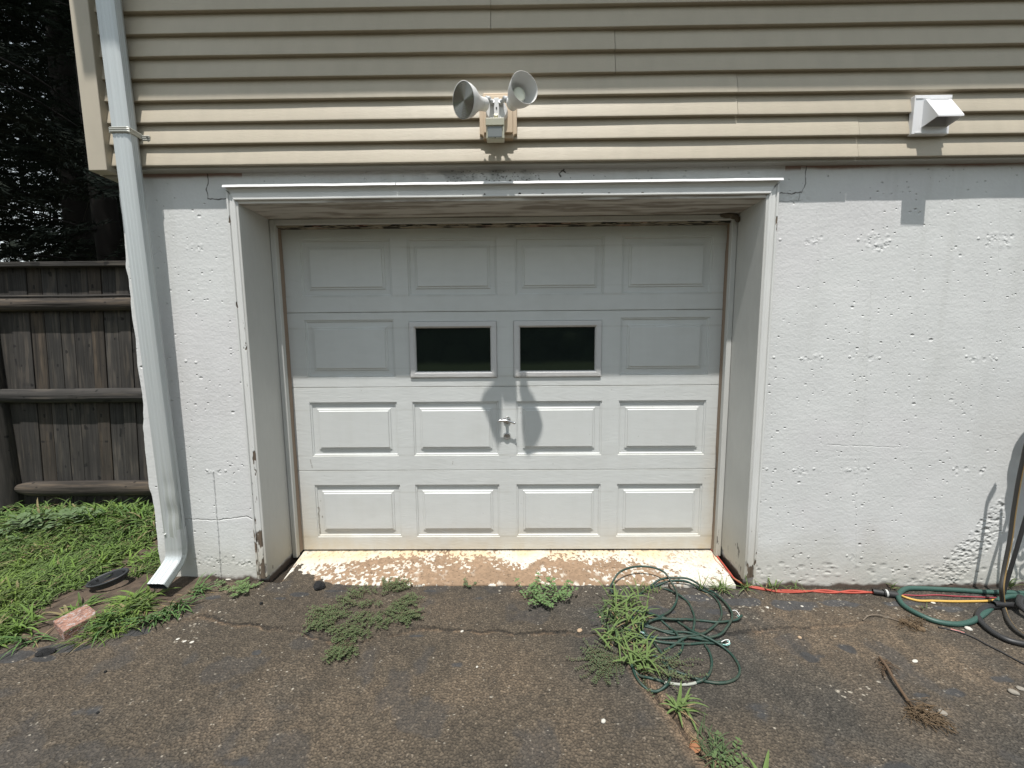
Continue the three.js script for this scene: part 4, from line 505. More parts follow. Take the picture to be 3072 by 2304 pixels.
// ---------------------------------------------------------------- weathered fence beside the house
{
  const fence = thing('fence', 'weathered brown wooden picket fence with round rails beside the house', 'fence', [0, 0, 0]);
  const wm = colorTex(1024, 1024, (u, v, o) => { const x = u * 2, y = v * 2.4, g = fbm(x * 60, y * 3, 5, 220), n = fbm(x * 6, y * 4, 4, 221), st = sst(0.55, 0.75, fbm(x * 40, y * 5, 4, 222)), kn = sst(0.86, 0.92, vn(x * 26, y * 20, 223)); let k = (0.35 + 1.25 * g) * (0.5 + n); let r = 0.035 * k, gg = 0.031 * k, b = 0.027 * k; r = lerp(r, 0.10 * k, st * 0.4); gg = lerp(gg, 0.082 * k, st * 0.4); b = lerp(b, 0.063 * k, st * 0.4); const kk = 1 - 0.8 * kn * (vn(x * 31, y * 17, 230) > 0.45 ? 1 : 0.2); o[0] = r * kk; o[1] = gg * kk; o[2] = b * kk; });
  const wb = grayTex(1024, 512, (u, v) => 0.5 + 0.9 * (fbm(u * 120, v * 7, 4, 224) - 0.5));
  const mats = [0, 1, 2, 3].map((i) => { const t = scaled(wm, 2, 2.4, i * 0.37, i * 0.21); return std({ map: t, bumpMap: scaled(wb, 2, 2.4, i * 0.37), bumpScale: 0.006, roughness: 0.95, color: rgb(...[[1, 1, 1], [0.8, 0.8, 0.82], [1.0, 0.9, 0.8], [0.9, 0.92, 0.95]][i]) }); });
  const railMat = (i) => std({ map: (() => { const t = scaled(wm, 2, 2.4, i * 0.3, i * 0.2); t.rotation = Math.PI / 2; return t; })(), bumpMap: (() => { const t = scaled(wb, 2, 2.4, 0.3); t.rotation = Math.PI / 2; return t; })(), bumpScale: 0.006, roughness: 0.95, color: rgb(1, 1, 1).multiplyScalar(1) });
  const LEAN = 0.055, Z = -2.93; let x = -6.3, k = 0;
  const widths = [0.105, 0.135, 0.10, 0.11, 0.10, 0.145, 0.11, 0.12];
  while (x < -1.7) { const w = widths[k % 8], s = rr(-0.004, 0.004), g = box(x, x + w - 0.004, 0.03, 2.03 + rr(-0.01, 0.01), Z - 0.02 + s, Z + s, 0.003); { const q = g.attributes.position; for (let i = 0; i < q.count; i++) q.setX(i, q.getX(i) + LEAN * (q.getY(i) - 1)); } part('picket', g, mats[k % 4], fence); x += w; k++; }
  part('cap_rail', box(-6.3, -1.7, 2.028, 2.062, Z - 0.045, Z + 0.062, 0.004), railMat(1), fence);
  const rail = (y0, r, x0, x1, m, tip) => { const rows = []; for (let i = 0; i <= 70; i++) { const q = i / 70, xx = lerp(x0, x1, q), t = tip ? clamp((xx - x0) / 0.14) : 1, rad = r * (tip ? 0.22 + 0.78 * Math.sqrt(t) : 1) * (0.95 + 0.12 * fbm(xx * 3, y0, 3, 226)), row = []; for (let j = 0; j <= 20; j++) { const a = j / 20 * Math.PI * 2, sq = Math.sin(a), c = Math.cos(a); row.push([xx, y0 + rad * (1 + 0.06 * fbm(a * 2, xx * 6, 3, 227)) * c + 0.01 * (fbm(xx, y0, 2, 228) - 0.5), Z + 0.028 + Math.max(-0.018, rad * 0.85 * sq), a * r, xx]); } rows.push(row); } return sheet(rows, true); };
  part('rail', rail(1.752, 0.046, -6.3, -1.7, 0), mats[2], fence); part('rail', rail(1.815, 0.010, -6.3, -1.7, 0), mats[0], fence);
  part('rail', rail(1.058, 0.052, -6.3, -1.7), mats[3], fence); part('rail', rail(0.315, 0.056, -3.99, -1.7, 0, true), mats[2], fence, 'bottom rail with a pointed end');
  const pg = new THREE.CylinderGeometry(0.075, 0.08, 2.2, 14, 6); { const p = pg.attributes.position; for (let i = 0; i < p.count; i++) p.setX(i, p.getX(i) * (0.95 + 0.1 * fbm(p.getY(i) * 3, 1, 2, 229))); } pg.translate(-4.05, 0.95, Z + 0.02); part('post', uvBox(pg), mats[1], fence);
}

// ---------------------------------------------------------------- conifers behind the fence
{
  const bark = std({ color: rgb(0.016, 0.013, 0.011), roughness: 1 });
  const needle = [rgb(0.008, 0.015, 0.007), rgb(0.010, 0.019, 0.008), rgb(0.012, 0.021, 0.008)].map((c) => std({ color: c, roughness: 0.9, side: THREE.DoubleSide }));
  // one bough: a drooping twig with side twigs clothed in needles
  const bough = (len, seed) => { S = seed; const p = []; const tri = (a, b, c) => p.push(...a, ...b, ...c); const twig = (ox, oy, oz, dx, dy, dz, L, n) => { for (let i = 0; i < n; i++) { const t = i / n, x = ox + dx * L * t, y = oy + dy * L * t - 0.12 * L * t * t, z = oz + dz * L * t; for (let k = 0; k < 3; k++) { const a = rnd() * 6.283, l = rr(0.05, 0.11), ex = Math.cos(a) * l + dx * 0.05, ey = rr(-0.05, 0.035), ez = Math.sin(a) * l + dz * 0.05, w = 0.011; tri([x - dz * w, y, z + dx * w], [x + dz * w, y + w, z - dx * w], [x + ex, y + ey, z + ez]); } } };
    twig(0, 0, 0, 1, 0, 0, len, 26); for (let i = 1; i < 13; i++) { const t = i / 13, s = i % 2 ? 1 : -1, L = len * 0.55 * (1 - t * 0.75) * rr(0.8, 1.2), a = rr(0.7, 1.1) * s; twig(len * t, -0.12 * len * t * t, 0, Math.cos(a), rr(-0.15, 0.02), Math.sin(a), L, 15); }
    const g = new THREE.BufferGeometry(); g.setAttribute('position', new THREE.Float32BufferAttribute(p, 3)); g.computeVertexNormals(); return g; };
  const B = [bough(1.3, 71), bough(1.6, 72), bough(1.1, 73)]; S = 777;
  const spots = [[-6.3, -6.1, 15, 0.19, 'near the fence cap, its trunk beside the house corner'], [-8.4, -7.6, 17, 0.24, 'second from the house corner'], [-11.2, -7.2, 15, 0.22, 'at the photograph\'s left edge behind the fence'], [-9.4, -10.6, 18, 0.26, 'with a thick trunk standing deep behind the fence'], [-12.6, -12.4, 18, 0.26, 'far back on the left behind the other conifers'], [-15.6, -14.6, 19, 0.28, 'farthest back behind the fence'], [-15.5, -10.2, 17, 0.25, 'far left in the dark row behind the fence'], [-6.0, -9.4, 16, 0.22, 'partly hidden behind the house corner']];
  const M = new THREE.Matrix4(), q = new THREE.Quaternion(), e = new THREE.Euler();
  spots.forEach(([x, z, H, r, where], i) => {
    const t = thing('conifer', 'dark evergreen conifer ' + where, 'tree', [x, 0, z], 'conifers behind the fence');
    const tg = new THREE.CylinderGeometry(r * 0.25, r, H, 12, 14); const tp = tg.attributes.position; for (let k = 0; k < tp.count; k++) { const y = tp.getY(k); tp.setX(k, tp.getX(k) + 0.05 * Math.sin(y * 0.6 + i)); } tg.translate(0, H / 2 - 0.2, 0); part('trunk', tg, bark, t);
    const limbs = []; for (let k = 0; k < 40; k++) { const y = rr(1.2, H - 2), a = rnd() * 6.283, L = rr(1.2, 2.4) * (1 - 0.6 * y / H) + 0.4; limbs.push(tube([[0, y, 0], [Math.cos(a) * L * 0.5, y + 0.08, Math.sin(a) * L * 0.5], [Math.cos(a) * L, y - 0.15, Math.sin(a) * L]], 0.014, 5, 4)); } part('limbs', limbs, bark, t);
    const n = 330, im = new THREE.InstancedMesh(B[i % 3], needle[i % 3], n);
    for (let k = 0; k < n; k++) { const y = lerp(0.8, H, Math.pow(rnd(), 0.8)), R = 1.0 + 2.6 * sst(3.5, 8.5, y) * sst(H + 1, H * 0.62, y), a = rnd() * 6.283, d = R * rr(0.05, 0.75); e.set(rr(-0.5, 0.5), -a + rr(-0.5, 0.5), rr(-0.45, 0.15), 'YXZ'); q.setFromEuler(e); const s = rr(0.8, 1.35); M.compose(new THREE.Vector3(Math.cos(a) * d, y, Math.sin(a) * d), q, new THREE.Vector3(s, s, s)); im.setMatrixAt(k, M); }
    im.name = 'crown'; im.userData.kind = 'stuff'; im.castShadow = im.receiveShadow = true; t.add(im);
  });
  // the wood that closes the view beyond
  const wood = new THREE.InstancedMesh(B[1], needle[0], 330); for (let k = 0; k < 330; k++) { const t = rnd(), x = lerp(-34, 0, t) + rr(-1.5, 1.5), z = -19 + rr(-3, 3) - 0.3 * (x + 17) * 0; e.set(rr(-0.5, 0.5), rnd() * 6.283, rr(-0.4, 0.2), 'YXZ'); q.setFromEuler(e); const s = rr(1.6, 3); M.compose(new THREE.Vector3(x, Math.pow(rnd(), 1.8) * 13, z), q, new THREE.Vector3(s, s, s)); wood.setMatrixAt(k, M); }
  wood.name = 'far_wood'; scene.add(wood); tag(wood, 'far dark wood closing the view beyond the conifers', 'wood', undefined, 'stuff');
}

{
  const B = new THREE.IcosahedronGeometry(1, 1), yard = new THREE.InstancedMesh(B, std({ color: rgb(0.05, 0.075, 0.03), roughness: 1 }), 420), M = new THREE.Matrix4(), q = new THREE.Quaternion(); S = 66;
  for (let k = 0; k < 420; k++) { const s = rr(0.8, 2.2); M.compose(new THREE.Vector3(rr(-45, 45), Math.pow(rnd(), 1.3) * 9, 30 + rr(-2, 4)), q.setFromEuler(new THREE.Euler(rnd() * 6, rnd() * 6, 0)), new THREE.Vector3(s, s * rr(0.6, 1.2), s)); yard.setMatrixAt(k, M); }
  yard.name = 'tree_line'; scene.add(yard); tag(yard, 'dark tree line across the yard, mirrored in the door windows', 'trees', undefined, 'stuff');
}

// ---------------------------------------------------------------- plants
const leafMat = (r, g, b, tr = 0.25) => new THREE.MeshPhysicalMaterial({ color: rgb(r, g, b), roughness: 0.8, transmission: tr, thickness: 0, side: THREE.DoubleSide });
const dryLeaf = leafMat(0.24, 0.175, 0.085, 0.15);
// a grass blade as a folded, tapering, drooping strip
function blade(p, base, dir, L, w, rise, droop, seg = 5) {
  const cx = Math.cos(dir), cz = Math.sin(dir), nx = -cz, nz = cx; let x = base[0], y = base[1], z = base[2], a = rise, prev = null;
  for (let i = 0; i <= seg; i++) {
    const t = i / seg, ww = w * (t < 0.15 ? 0.75 + 1.6 * t : 1.0) * Math.pow(1 - t, 0.55) * 0.5, f = ww * 0.35;
    const row = [[x - nx * ww, y + f, z - nz * ww], [x, y, z], [x + nx * ww, y + f, z + nz * ww]];
    if (prev) for (const k of [0, 1]) p.push(...prev[k], ...prev[k + 1], ...row[k], ...prev[k + 1], ...row[k + 1], ...row[k]);
    prev = row; const s = L / seg; x += cx * Math.cos(a) * s; z += cz * Math.cos(a) * s; y += Math.sin(a) * s; a -= droop / seg; 
  }
}
const asGeo = (p) => { const g = new THREE.BufferGeometry(); g.setAttribute('position', new THREE.Float32BufferAttribute(p, 3)); g.setAttribute('uv', new THREE.BufferAttribute(new Float32Array(p.length / 3 * 2), 2)); g.computeVertexNormals(); return g; };
// the lawn: short tillers of crabgrass, instanced
{
  S = 4242;
  const tuft = (seed) => { S = seed; const p = []; for (let i = 0; i < 7; i++) blade(p, [rr(-.014, .014), 0, rr(-.014, .014)], rnd() * 6.283, rr(0.06, 0.14), rr(0.007, 0.0125), rr(0.3, 1.3), rr(0.7, 2.0), 5); return asGeo(p); };
  const T = [tuft(1), tuft(2), tuft(3), tuft(4)], N = 3400, bq = onGround(228, 1853, 0.085), rq = onGround(332, 1757, 0.07), BR = [bq.x, bq.z], RG = [rq.x, rq.z]; S = 99;
  const mat = leafMat(1, 1, 1, 0.22), M = new THREE.Matrix4(), q = new THREE.Quaternion(), c = new THREE.Color(), g = new THREE.Group(); g.name = 'lawn_grass'; scene.add(g); tag(g, 'bright green crabgrass covering the ground between fence and driveway', 'grass', undefined, 'stuff');
  T.forEach((geo, ti) => {
    const im = new THREE.InstancedMesh(geo, mat, N); let k = 0, guard = 0;
    while (k < N && guard++ < 90000) {
      const x = rr(-4.7, -1.15), z = rnd() < 0.72 ? rr(-2.92, -1.25) : rr(-2.92, -1.9), d = lawnD(x, z); if (d < -0.03) continue;
      const wallGap = x > -2.1 ? Math.abs(z + 2.12) : Math.hypot(x + 2.1, Math.max(0, -2.12 - z) * 0), bare = sst(0.45, 0.62, fbm(x * 4.4, z * 4.4, 3, 240)) * 0.75 + sst(x < -2.1 ? 0.52 : 0.34, 0.10, x < -2.1 && z < -1.98 ? Math.abs(x + 2.1) + 0.3 * sst(-2.6, -2.75, z) : wallGap) * 0.96 + 0.75 * sst(0.30, 0.05, Math.hypot(x + 1.72, z + 1.93)) + 0.4 * sst(0.10, 0, d);
      if (rnd() < bare || Math.hypot(x - BR[0], z - BR[1]) < 0.10 || Math.hypot(x - RG[0], z - RG[1]) < 0.085 || Math.hypot(x - BR[0], z - BR[1] - 0.08) < 0.08 || Math.hypot(x - RG[0], z - RG[1] - 0.05) < 0.05) continue;
      const s = rr(0.6, 1.2) * (z < -2.6 ? 1.4 : 1) * (0.75 + 0.5 * fbm(x * 4, z * 4, 2, 241)); q.setFromEuler(new THREE.Euler(rr(-0.3, 0.3), rnd() * 6.283, rr(-0.3, 0.3))); M.compose(new THREE.Vector3(x, soilH(x, z) - 0.006, z), q, new THREE.Vector3(s, s * rr(0.75, 1.1), s)); im.setMatrixAt(k, M);
      const y = fbm(x * 2, z * 2, 3, 242), j = rr(0.5, 1.35); c.setRGB((0.098 + 0.08 * (y - 0.4)) * j, (0.168 + 0.05 * (y - 0.5)) * j, 0.016 * j); if (rnd() < 0.06) c.setRGB(0.20, 0.16, 0.07); im.setColorAt(k, c); k++;
    }
    im.count = k; im.name = 'grass_blades'; im.castShadow = im.receiveShadow = true; g.add(im);
  });
}
function crabgrass(label, cat, at, n, L, w, o = {}) {
  const t = thing(o.name ?? 'grass_tuft', label, cat, [at.x, o.y ?? ground(at.x, at.z), at.z], o.group), p = [], st = [];
  for (let i = 0; i < n; i++) { const a = rnd() * 6.283, d = Math.sqrt(rnd()), bx = Math.cos(a) * d * (o.rx ?? 0.02), bz = Math.sin(a) * d * (o.rz ?? 0.02), h = rr(0, o.h ?? 0.02); blade(p, [bx, h, bz], (o.dir !== undefined ? o.dir + rr(-o.fan, o.fan) : rnd() * 6.283), L * rr(0.45, 1.15), w * rr(0.7, 1.2), rr(o.r0 ?? 0.25, o.r1 ?? 1.2), rr(o.d0 ?? 0.5, o.d1 ?? 1.6), 6); if (h > 0.02) st.push(tube([[bx * 0.6, -0.01, bz * 0.6], [bx * 0.9, h * 0.5, bz * 0.9], [bx, h, bz]], 0.0016, 4, 4)); }
  part('blades', asGeo(p), o.mat ?? leafMat(...(o.c ?? [0.112, 0.175, 0.040])), t).userData.kind = 'stuff'; { const dp = []; for (let i = 0; i < Math.min(9, n * 0.16); i++) { const a = rnd() * 6.283, d = Math.sqrt(rnd()); blade(dp, [Math.cos(a) * d * (o.rx ?? 0.02), 0.004, Math.sin(a) * d * (o.rz ?? 0.02)], rnd() * 6.283, L * rr(0.5, 0.9), w * 0.6, rr(0.1, 0.6), rr(0.4, 1.2), 5); } if (dp.length) part('dry_blades', asGeo(dp), dryLeaf, t).userData.kind = 'stuff'; }
  if (st.length) part('stems', st, leafMat(0.13, 0.16, 0.05, 0.1), t).userData.kind = 'stuff'; return t;
}
// a creeping mat: thin stems fanning out with pairs of tiny leaves
function mat(name, label, cat, at, n, R, leaf, o = {}) {
  const t = thing(name, label, cat, [at.x, o.y ?? ground(at.x, at.z), at.z]), p = [], st = [], gd = o.y === undefined ? ground : soilH;
  const lf = (x, y, z, a, l) => { const cx = Math.cos(a), cz = Math.sin(a), w = l * (o.lw ?? 0.34), ty = rr(-0.2, 0.6) * l, m = [x + cx * l * 0.55, y + ty * 0.6, z + cz * l * 0.55], A = [x, y, z], T = [x + cx * l, y + ty, z + cz * l], Lf = [m[0] - cz * w, m[1] + w * 0.25, m[2] + cx * w], Rt = [m[0] + cz * w, m[1] + w * 0.25, m[2] - cx * w]; p.push(...A, ...m, ...Lf, ...A, ...Rt, ...m, ...Lf, ...m, ...T, ...m, ...Rt, ...T); };
  for (let i = 0; i < n; i++) {
    const [dir, len, ox, oz] = o.path ? o.path(i) : [rnd() * 6.283, R * rr(0.4, 1), rr(-.03, .03), rr(-.03, .03)]; let x = ox, z = oz, a = dir, y = rr(0.004, o.h ?? 0.02); const pts = [[x, y, z]], steps = Math.max(4, Math.round(len / (o.gap ?? 0.011)));
    for (let k = 0; k < steps; k++) { a += rr(-0.16, 0.16); x += Math.cos(a) * len / steps; z += Math.sin(a) * len / steps; y = clamp(y + rr(-0.004, 0.0045) + (k > steps - 4 ? (o.tip ?? 0.003) : 0), 0.003, (o.h ?? 0.02) * 1.6); const gy = gd(at.x + x, at.z + z) - gd(at.x, at.z); pts.push([x, y + gy, z]); for (const s of [-1, 1]) lf(x, y + gy, z, a + s * rr(0.8, 1.5), leaf * rr(0.7, 1.25)); }
    lf(x, y + gd(at.x + x, at.z + z) - gd(at.x, at.z), z, a, leaf); st.push(tube(pts.filter((_, j) => j % 3 === 0 || j === pts.length - 1), 0.0011, 7, 3));
  }
  part('leaves', asGeo(p), o.mat ?? leafMat(...(o.c ?? [0.062, 0.098, 0.036])), t); part('stems', st, std({ color: rgb(...(o.sc ?? [0.10, 0.075, 0.045])), roughness: 0.9 }), t).userData.kind = 'stuff'; return t;
}
S = 31337;
{
  const G = (x, y) => onGround(x, y, 0.02);
  const c0 = G(1120, 1835);
  const blobs = [[1090, 1800, .10, .06], [1010, 1845, .09, .05], [1130, 1850, .11, .05], [1200, 1815, .07, .05], [1060, 1890, .08, .04], [985, 1870, .06, .03], [1040, 1940, .04, .03], [1175, 1770, .06, .03], [1215, 1850, .04, .02]].map(([x, y, a, b]) => { const p = G(x, y); return [p.x - c0.x, p.z - c0.z, a, b]; });
  mat('creeping_weed', 'wide dark green mat of fine creeping weed below the door sill', 'weed', c0, 560, 0.25, 0.0085, { h: 0.018, gap: 0.010, c: [0.080, 0.118, 0.036], path: () => { const [x, z, a, b] = blobs[Math.floor(rnd() * blobs.length * 0.999)], q = rnd() * 6.283, d = Math.sqrt(rnd()), ox = x + Math.cos(q) * d * a, oz = z + Math.sin(q) * d * b; return [Math.atan2(oz + 0.10, ox + 0.02) + rr(-0.7, 0.7), rr(0.03, 0.085), ox, oz]; } });
  const c1 = G(1628, 1800);
  mat('leafy_weed', 'low bright green weed with rounded leaves at the middle of the sill', 'weed', c1, 30, 0.12, 0.019, { h: 0.04, gap: 0.019, lw: 0.36, c: [0.105, 0.185, 0.055], tip: 0.008, path: () => [rnd() * 6.283, rr(0.05, 0.16), rr(-0.09, 0.09), rr(-0.04, 0.03)] });
  mat('sprig', 'tiny green sprig sprouting at the front edge of the sill', 'weed', G(1401, 1762), 6, 0.04, 0.011, { h: 0.03, c: [0.07, 0.12, 0.04] });
  // weeds tangled in the green cable
  const grp = 'grass clumps growing through the green cable';
  crabgrass('tall grass clump at the upper left of the green cable, against the sill', 'grass clump', G(1880, 1850), 64, 0.15, 0.0115, { rx: 0.12, rz: 0.10, h: 0.06, group: grp });
  crabgrass('grass clump in the middle of the cable tangle, over the broken wires', 'grass clump', G(1868, 1925), 42, 0.12, 0.010, { rx: 0.11, rz: 0.07, h: 0.03, r0: 0.1, r1: 0.8, group: grp });
  crabgrass('grass clump at the near left end of the green cable', 'grass clump', G(1915, 1985), 46, 0.13, 0.0125, { rx: 0.055, rz: 0.05, h: 0.03, group: grp });
  crabgrass('dark thin grass on the left side of the cable tangle', 'grass clump', G(1830, 1880), 50, 0.08, 0.006, { rx: 0.06, rz: 0.14, h: 0.03, c: [0.06, 0.11, 0.03], group: grp });
  crabgrass('short grass row at the sill edge behind the cable', 'grass clump', G(1930, 1775), 40, 0.06, 0.005, { rx: 0.12, rz: 0.015, r0: 0.6, r1: 1.4 });
  mat('creeping_weed', 'small mat of fine creeping weed left of the green cable', 'weed', G(1815, 1985), 46, 0.13, 0.0085, { h: 0.016, gap: 0.010, c: [0.075, 0.105, 0.04], path: () => [rr(1.6, 4.0), rr(0.05, 0.14), rr(-0.04, 0.08), rr(-0.06, 0.03)] });
  mat('creeping_weed', 'sparse fine weed inside the near loops of the cable', 'weed', G(1950, 2000), 30, 0.13, 0.0085, { h: 0.02, gap: 0.012, c: [0.085, 0.115, 0.045], path: () => [rr(-0.9, 1.8), rr(0.06, 0.16), rr(-0.05, 0.08), rr(-0.10, 0.06)] });
  crabgrass('star shaped grass plant growing from the crack below the cable', 'grass plant', G(2035, 2120), 24, 0.115, 0.012, { rx: 0.02, rz: 0.02, h: 0.012, r0: 0.15, r1: 1.1, d0: 0.3, d1: 1.6, c: [0.115, 0.180, 0.042], name: 'grass_plant' });
  crabgrass('fine dark grass tuft in the driveway crack near the bottom', 'grass tuft', G(2128, 2235), 60, 0.07, 0.004, { rx: 0.05, rz: 0.05, r0: 0.2, r1: 1.3, c: [0.055, 0.095, 0.03] });
  mat('creeping_weed', 'leafy weed at the bottom end of the driveway crack', 'weed', G(2190, 2285), 16, 0.08, 0.014, { h: 0.02, gap: 0.016, c: [0.085, 0.14, 0.04] });
  crabgrass('broad leaved grass plant at the bottom edge below the cable', 'grass plant', G(2285, 2325), 7, 0.085, 0.016, { rx: 0.01, rz: 0.01, r0: 0.2, r1: 0.8, d0: 0.2, d1: 0.8, name: 'grass_plant' });
  // along the sill and the foot of the wall
  crabgrass('grass tuft at the right end of the sill beside the orange cord', 'grass tuft', G(2162, 1765), 40, 0.10, 0.006, { rx: 0.03, rz: 0.015, r0: 0.3, r1: 1.4 });
  crabgrass('two upright grass shoots at the sill edge above the cable', 'grass tuft', G(2105, 1768), 10, 0.12, 0.008, { rx: 0.02, rz: 0.01, r0: 0.9, r1: 1.4, d0: 0.1, d1: 0.6 });
  crabgrass('thin grass at the foot of the right door casing', 'grass tuft', G(2236, 1766), 16, 0.11, 0.006, { rx: 0.02, rz: 0.012, r0: 0.5, r1: 1.4 });
  crabgrass('grass shoots at the wall foot just right of the door casing', 'grass tuft', G(2312, 1760), 14, 0.10, 0.008, { rx: 0.05, rz: 0.008, r0: 0.6, r1: 1.45, d0: 0.2, d1: 1 });
  crabgrass('thin grass at the wall foot over the orange cord', 'grass tuft', G(2385, 1762), 14, 0.06, 0.005, { rx: 0.07, rz: 0.008, r0: 0.4, r1: 1.4 });
  crabgrass('small grass sprout at the wall foot by the black plug', 'grass tuft', G(2680, 1755), 9, 0.05, 0.006, { rx: 0.012, rz: 0.008, r0: 0.7, r1: 1.4 });
  crabgrass('grass sprout at the wall foot behind the striped hose', 'grass tuft', G(3026, 1755), 12, 0.10, 0.006, { rx: 0.02, rz: 0.008, r0: 0.9, r1: 1.45 });
  crabgrass('faint grass sprout inside the green hose loop', 'grass tuft', G(2770, 1815), 10, 0.04, 0.005, { rx: 0.02, rz: 0.01, c: [0.09, 0.12, 0.04] });
  mat('dandelion', 'small toothed leaf weed at the foot of the wall left of the door', 'weed', G(735, 1785), 13, 0.09, 0.017, { h: 0.02, gap: 0.009, lw: 0.28, c: [0.10, 0.17, 0.045], path: () => [rnd() * 6.283, rr(0.05, 0.085), 0, 0], sc: [0.12, 0.17, 0.05] });
  mat('sprig', 'little green sprig at the wall foot beside the toothed leaf weed', 'weed', G(682, 1768), 6, 0.045, 0.014, { h: 0.02, gap: 0.010, c: [0.10, 0.16, 0.05] });
  // coarse grass over the lawn's edge
  const eg = 'coarse grass over the driveway edge';
  for (const [x, y, n, L, d, lab] of [[268, 1890, 9, .13, 0.3, 'coarse grass clump arching over the pink brick'], [330, 1885, 26, .13, 0.9, 'coarse grass at the driveway edge just right of the brick'], [440, 1868, 26, .13, 1.0, 'coarse grass at the driveway edge below the black ring'], [540, 1825, 36, .14, 0.6, 'coarse grass at the driveway edge below the downspout elbow'], [495, 1850, 26, .12, 1.2, 'coarse grass between the ring and the elbow'], [585, 1785, 26, .12, -0.2, 'coarse grass in the elbow\'s shadow beside the wall'], [90, 1925, 24, .11, 1.3, 'coarse grass at the driveway edge left of the brick']]) { const p = onGround(x, y, 0.04); crabgrass(lab, 'grass clump', p, n, L, 0.009, { rx: 0.05, rz: 0.03, y: Math.max(soilH(p.x, p.z), ground(p.x, p.z)), dir: d, fan: 1.5, r0: 0.2, r1: 1.1, c: [0.066, 0.150, 0.026], group: eg, name: 'grass_clump' }); }
  for (const [x, y, lab] of [[60, 1610, 'broad leaved weed by the fence at the left edge of the lawn'], [165, 1600, 'broad leaved weed in the lawn, right of the one at the left edge'], [250, 1590, 'small broad leaved weed in the lawn nearest the house corner']]) { const p = onGround(x, y, 0.09); mat('broadleaf_weed', lab, 'weed', p, 9, 0.12, 0.055, { y: soilH(p.x, p.z) + 0.02, h: 0.07, gap: 0.03, lw: 0.34, c: [0.09, 0.15, 0.05], path: () => [rnd() * 6.283, rr(0.06, 0.13), rr(-.05, .05), rr(-.03, .03)] }); }
  for (const [x, y, lab] of [[310, 1515, 'tall grass blades before the fence\'s bottom rail near the house'], [395, 1520, 'tall grass at the house corner below the bottom rail'], [150, 1545, 'broad leaved weeds at the fence foot']]) { const r = sight(x, y), k = -2.72 / r.z, p = new THREE.Vector3(r.x * k, 0, -2.72); crabgrass(lab, 'grass clump', p, 26, 0.2, 0.012, { rx: 0.10, rz: 0.04, y: soilH(p.x, p.z), r0: 0.5, r1: 1.4, c: [0.066, 0.150, 0.026], name: 'grass_clump' }); }
}

// ---------------------------------------------------------------- small things on the ground
function pebble(name, label, cat, fx, fy, wF, mat, o = {}) {
  wF *= 0.88; const p = onGround(fx, fy, 0.02), y = o.soil ? soilH(p.x, p.z) : ground(p.x, p.z), r = wF / 2 / 1147 * -p.z, g = new THREE.IcosahedronGeometry(1, 3), q = g.attributes.position, s = rnd() * 50;
  for (let i = 0; i < q.count; i++) { const a = q.getX(i), b = q.getY(i), c = q.getZ(i), k = 0.78 + (o.rough ?? 0.4) * fbm(a * 1.4 + s, b * 1.4 + c * 1.1, 3, 250); q.setXYZ(i, a * k, b * k, c * k); }
  g.scale(r, r * (o.h ?? 0.5), r * (o.d ?? 0.8)); g.rotateY(o.turn ?? rr(-0.6, 0.6)); const f = o.facet ? toCreasedNormals(g, 0.5) : mergeVertices(g); if (!o.facet) f.computeVertexNormals();
  const t = thing(name, label, cat, [p.x, y + r * (o.h ?? 0.5) * 0.55, p.z], o.group); part(o.part ?? 'stone', f, mat, t); return t;
}
